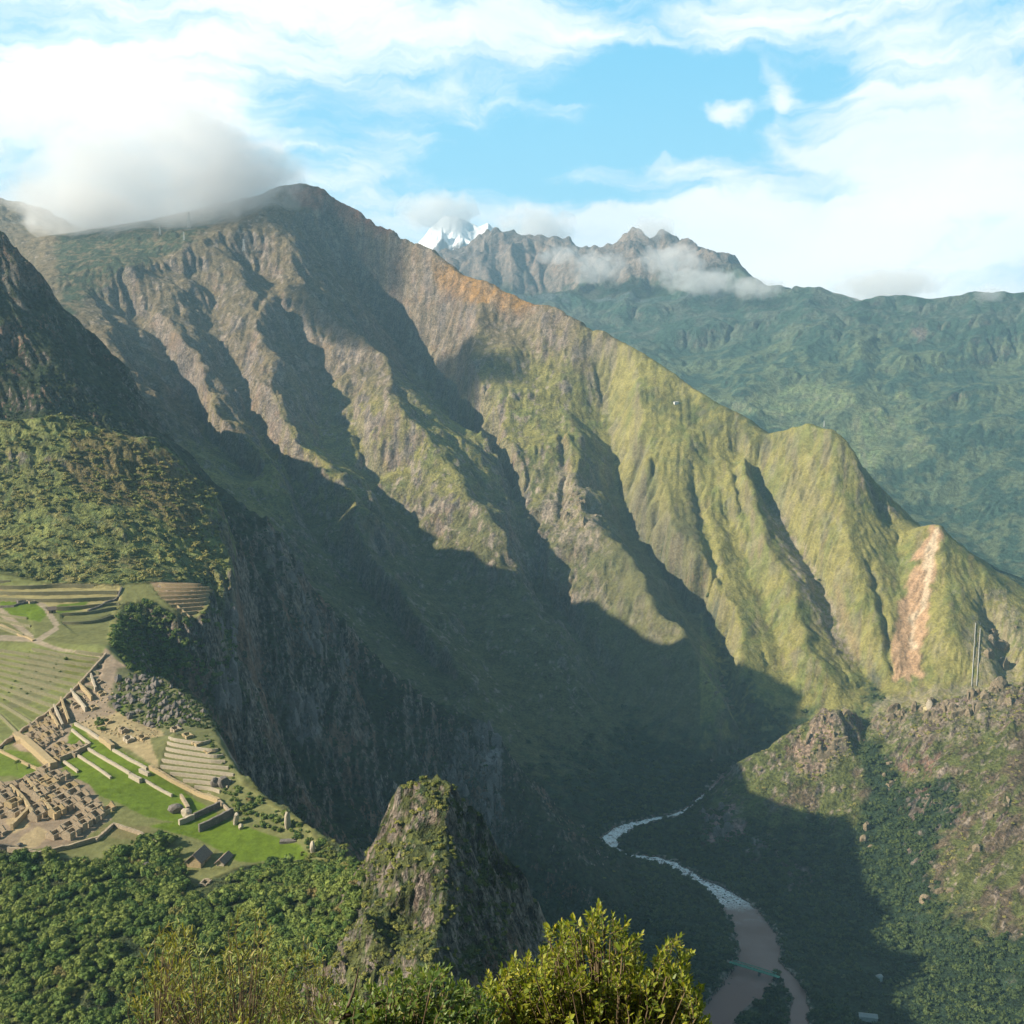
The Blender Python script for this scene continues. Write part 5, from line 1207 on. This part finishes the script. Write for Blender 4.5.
bush('leafy_bush', [(470,1075),(474,1000),(486,980),(505,965),(524,948),(545,944),(560,922),(580,915),(600,905),(618,918),(634,940),(648,958),(668,950),(684,945),(690,965),(697,990),(716,1030),(720,1075)], 6.0, .24, 1250, 12, .058, .13, M_LEAF,
     'bright yellow green leafy bush rising from the bottom edge in front of the river', 'bush', 600, 11, ((601,903),(597,910),(626,918),(640,928),(560,918),(545,925),(668,938),(682,934),(690,948),(700,980),(512,955),(488,972)), .46)
bush('low_bush', [(322,1075),(332,1012),(348,998),(372,985),(392,975),(420,968),(446,966),(466,980),(484,996),(500,1020),(505,1075)], 5.2, .2, 700, 12, .058, .13, M_LEAF2,
     'lower green bush at the bottom edge left of the bright leafy bush', 'bush', 420, 12, ((398,972),(440,962),(368,982),(345,995),(470,985)), .46)
for k, (cx, cy, w_, h_, n_, lab) in enumerate(((178,950,62,66,140,'olive feathery shrub, leftmost of the three thin shrubs over the near forest'), (252,938,66,76,170,'tallest olive shrub with thin pale stems in the middle of three'), (308,960,56,60,130,'olive brown shrub, rightmost of three beside the shaded foot of the rock peak'))):
    ol = [(cx-w_*.7, cy+h_*1.8), (cx-w_*.75, cy+h_*.5), (cx-w_*.45, cy-h_*.1), (cx-w_*.15, cy-h_*.42), (cx+w_*.05, cy-h_*.5), (cx+w_*.4, cy-h_*.15), (cx+w_*.7, cy+h_*.4), (cx+w_*.7, cy+h_*1.8)]
    bush('thin_shrub', ol, 21+k*2.0, 1.2, int(n_*1.05), 10, .25, .7, M_OLIVE, lab, 'shrub', cx, 30+k, (), .22, 0, .035, 14)
for k, (cx, w_, n_, D_, mt, lab) in enumerate(((238,16,16,6.5,M_LEAF,'small bright green sprig at the bottom edge under the tallest olive shrub'), (282,18,20,6.8,M_LEAF2,'long leaved sprig at the bottom edge under the rightmost olive shrub'), (315,22,30,6.0,M_LEAF2,'broad leaved sprig at the bottom edge left of the low green bush'), (150,14,12,7.0,M_LEAF2,'small sprig at the bottom edge under the leftmost olive shrub'))):
    bush('leafy_sprig', [(cx-w_, 1070), (cx-w_*.8, 1012), (cx-w_*.2, 994), (cx+w_*.3, 1000), (cx+w_, 1015), (cx+w_, 1070)], D_, .12, n_, 12, .085, .2, mt, lab, 'plant', cx, 50+k, (), .26, 0, .012, 4)
V, Q = [], []; a_, b_, c_ = pix(318,1040,4.9), pix(345,1015,4.9), pix(386,1000,5.0); tube(V, Q, [a_, (a_+b_)/2+np.array([0,0,.01]), b_, (b_+c_)/2+np.array([0,0,-.01]), c_], [.022,.02,.017,.013,.008], 7)
tube(V, Q, [b_, b_+np.array([.04,.05,.10]), b_+np.array([.06,.1,.2])], [.01,.007,.003], 5)
tag(mesh_np('bare_branch', V, np.array(Q), True, wood_mat('dark_bark', (.05,.035,.025), (.14,.10,.07), 20)), 'bare dark branch reaching up from the bottom edge beside the low bush', 'branch', kind='thing')
log('foreground')
# ---------------------------------------------------------------- clouds resting on the mountains
def cloud_mat(name, dens, seed, sc, asp):
    m = bpy.data.materials.new(name); m.use_nodes = True; t = NT(m.node_tree); out = t.new('ShaderNodeOutputMaterial')
    oc = t.new('ShaderNodeTexCoord').outputs['Object']; pw = t.vmath('ADD', t.vmath('MULTIPLY', oc, asp), (seed, seed*.7, 0)); r = t.new('ShaderNodeVectorMath', operation='LENGTH', in_0=oc).outputs['Value']
    n = t.noise(pw, sc, 7, .6, .25); d = t.math('SUBTRACT', t.math('MULTIPLY', n, 2.3), t.math('ADD', t.math('MULTIPLY', r, 1.15), .15))
    d = t.ramp(d, 0.0, .30, 0.0, dens)
    v = t.new('ShaderNodeVolumePrincipled', in_Density=d, in_Color=(.99,.99,1.0), in_Anisotropy=.0); t.put(out.inputs['Volume'], v.outputs[0]); return m
import bmesh
def cloud(px, py, D, rx, ry, rz, dens, label, seed, sc=1.2, rot=0):
    bm = bmesh.new(); bmesh.ops.create_icosphere(bm, subdivisions=3, radius=1.0); me = bpy.data.meshes.new('cloud'); bm.to_mesh(me); bm.free(); me.materials.append(cloud_mat('cloud_vapour', dens, seed, sc, (rx/ry, rz/ry, 1)))
    o = bpy.data.objects.new('cloud', me); COL.objects.link(o); p = pix(px, py, D); o.location = p; k = D/F; o.scale = (rx*k, rz*k, ry*k); o.rotation_euler = (0, math.radians(rot), 0); tag(o, label, 'cloud', 'clouds on the mountains', 'stuff')
cloud(155, 172, 4450, 175, 92, 110, .0034, 'large grey white cloud sitting on the left mountain crest', 6.4, 1.35, 6)
cloud(235, 185, 4350, 70, 36, 60, .0034, 'thin right end of the large cloud on the crest', 5.7, 1.1, 8)
cloud(85, 215, 4500, 60, 36, 60, .004, 'lower left lobe of the large crest cloud', 8.3, 1.1)
cloud(30, 232, 5000, 26, 14, 30, .005, 'small wisp under the left end of the large cloud', 9.2)
for k, (px, py, D, rx, ry, lab) in enumerate(((598,268,8300,32,20,'puff of cloud below the middle rock peaks'), (672,262,8200,40,20,'cloud drifting across the right rock peaks'), (700,282,7900,48,15,'long low cloud at the foot of the rock peaks'), (755,288,7700,36,13,'low cloud on the green ridge right of the rock peaks'),
    (535,226,9900,45,22,'cloud cap behind the left rock peaks'), (440,212,13000,46,24,'bright cloud around the snow summit'), (888,285,7600,60,22,'grey cloud bank behind the right green ridge'), (990,296,7100,16,13,'small white puff on the right green ridge'), (655,232,9300,30,18,'wisp rising above the right rock peaks'), (560,255,8600,26,12,'little cloud between the rock peaks'))):
    cloud(px, py, D, rx, ry, max(rx*.8, 20), 0.0032 if k != 6 else .003, lab, 11+k*2.3)
for px, py, D, r_, rz_, tt, sd_ in ((436, 358, 3750, 270, 110, 2600, 47.0),):
    p = pix(px, py, D)+np.array([-math.cos(EL)*math.cos(AZ), -math.cos(EL)*math.sin(AZ), math.sin(EL)])*tt
    bm = bmesh.new(); bmesh.ops.create_icosphere(bm, subdivisions=3, radius=1.0); me = bpy.data.meshes.new('cloud'); bm.to_mesh(me); bm.free(); me.materials.append(cloud_mat('cloud_vapour', .012, sd_, 1.1, (1.5, 1.5, 1)))
    o = bpy.data.objects.new('cloud', me); COL.objects.link(o); o.location = p; o.scale = (r_, r_, rz_*1.3); tag(o, 'cloud drifting high above the left mountain and shading its crest', 'cloud', 'clouds on the mountains', 'stuff')
log('clouds')
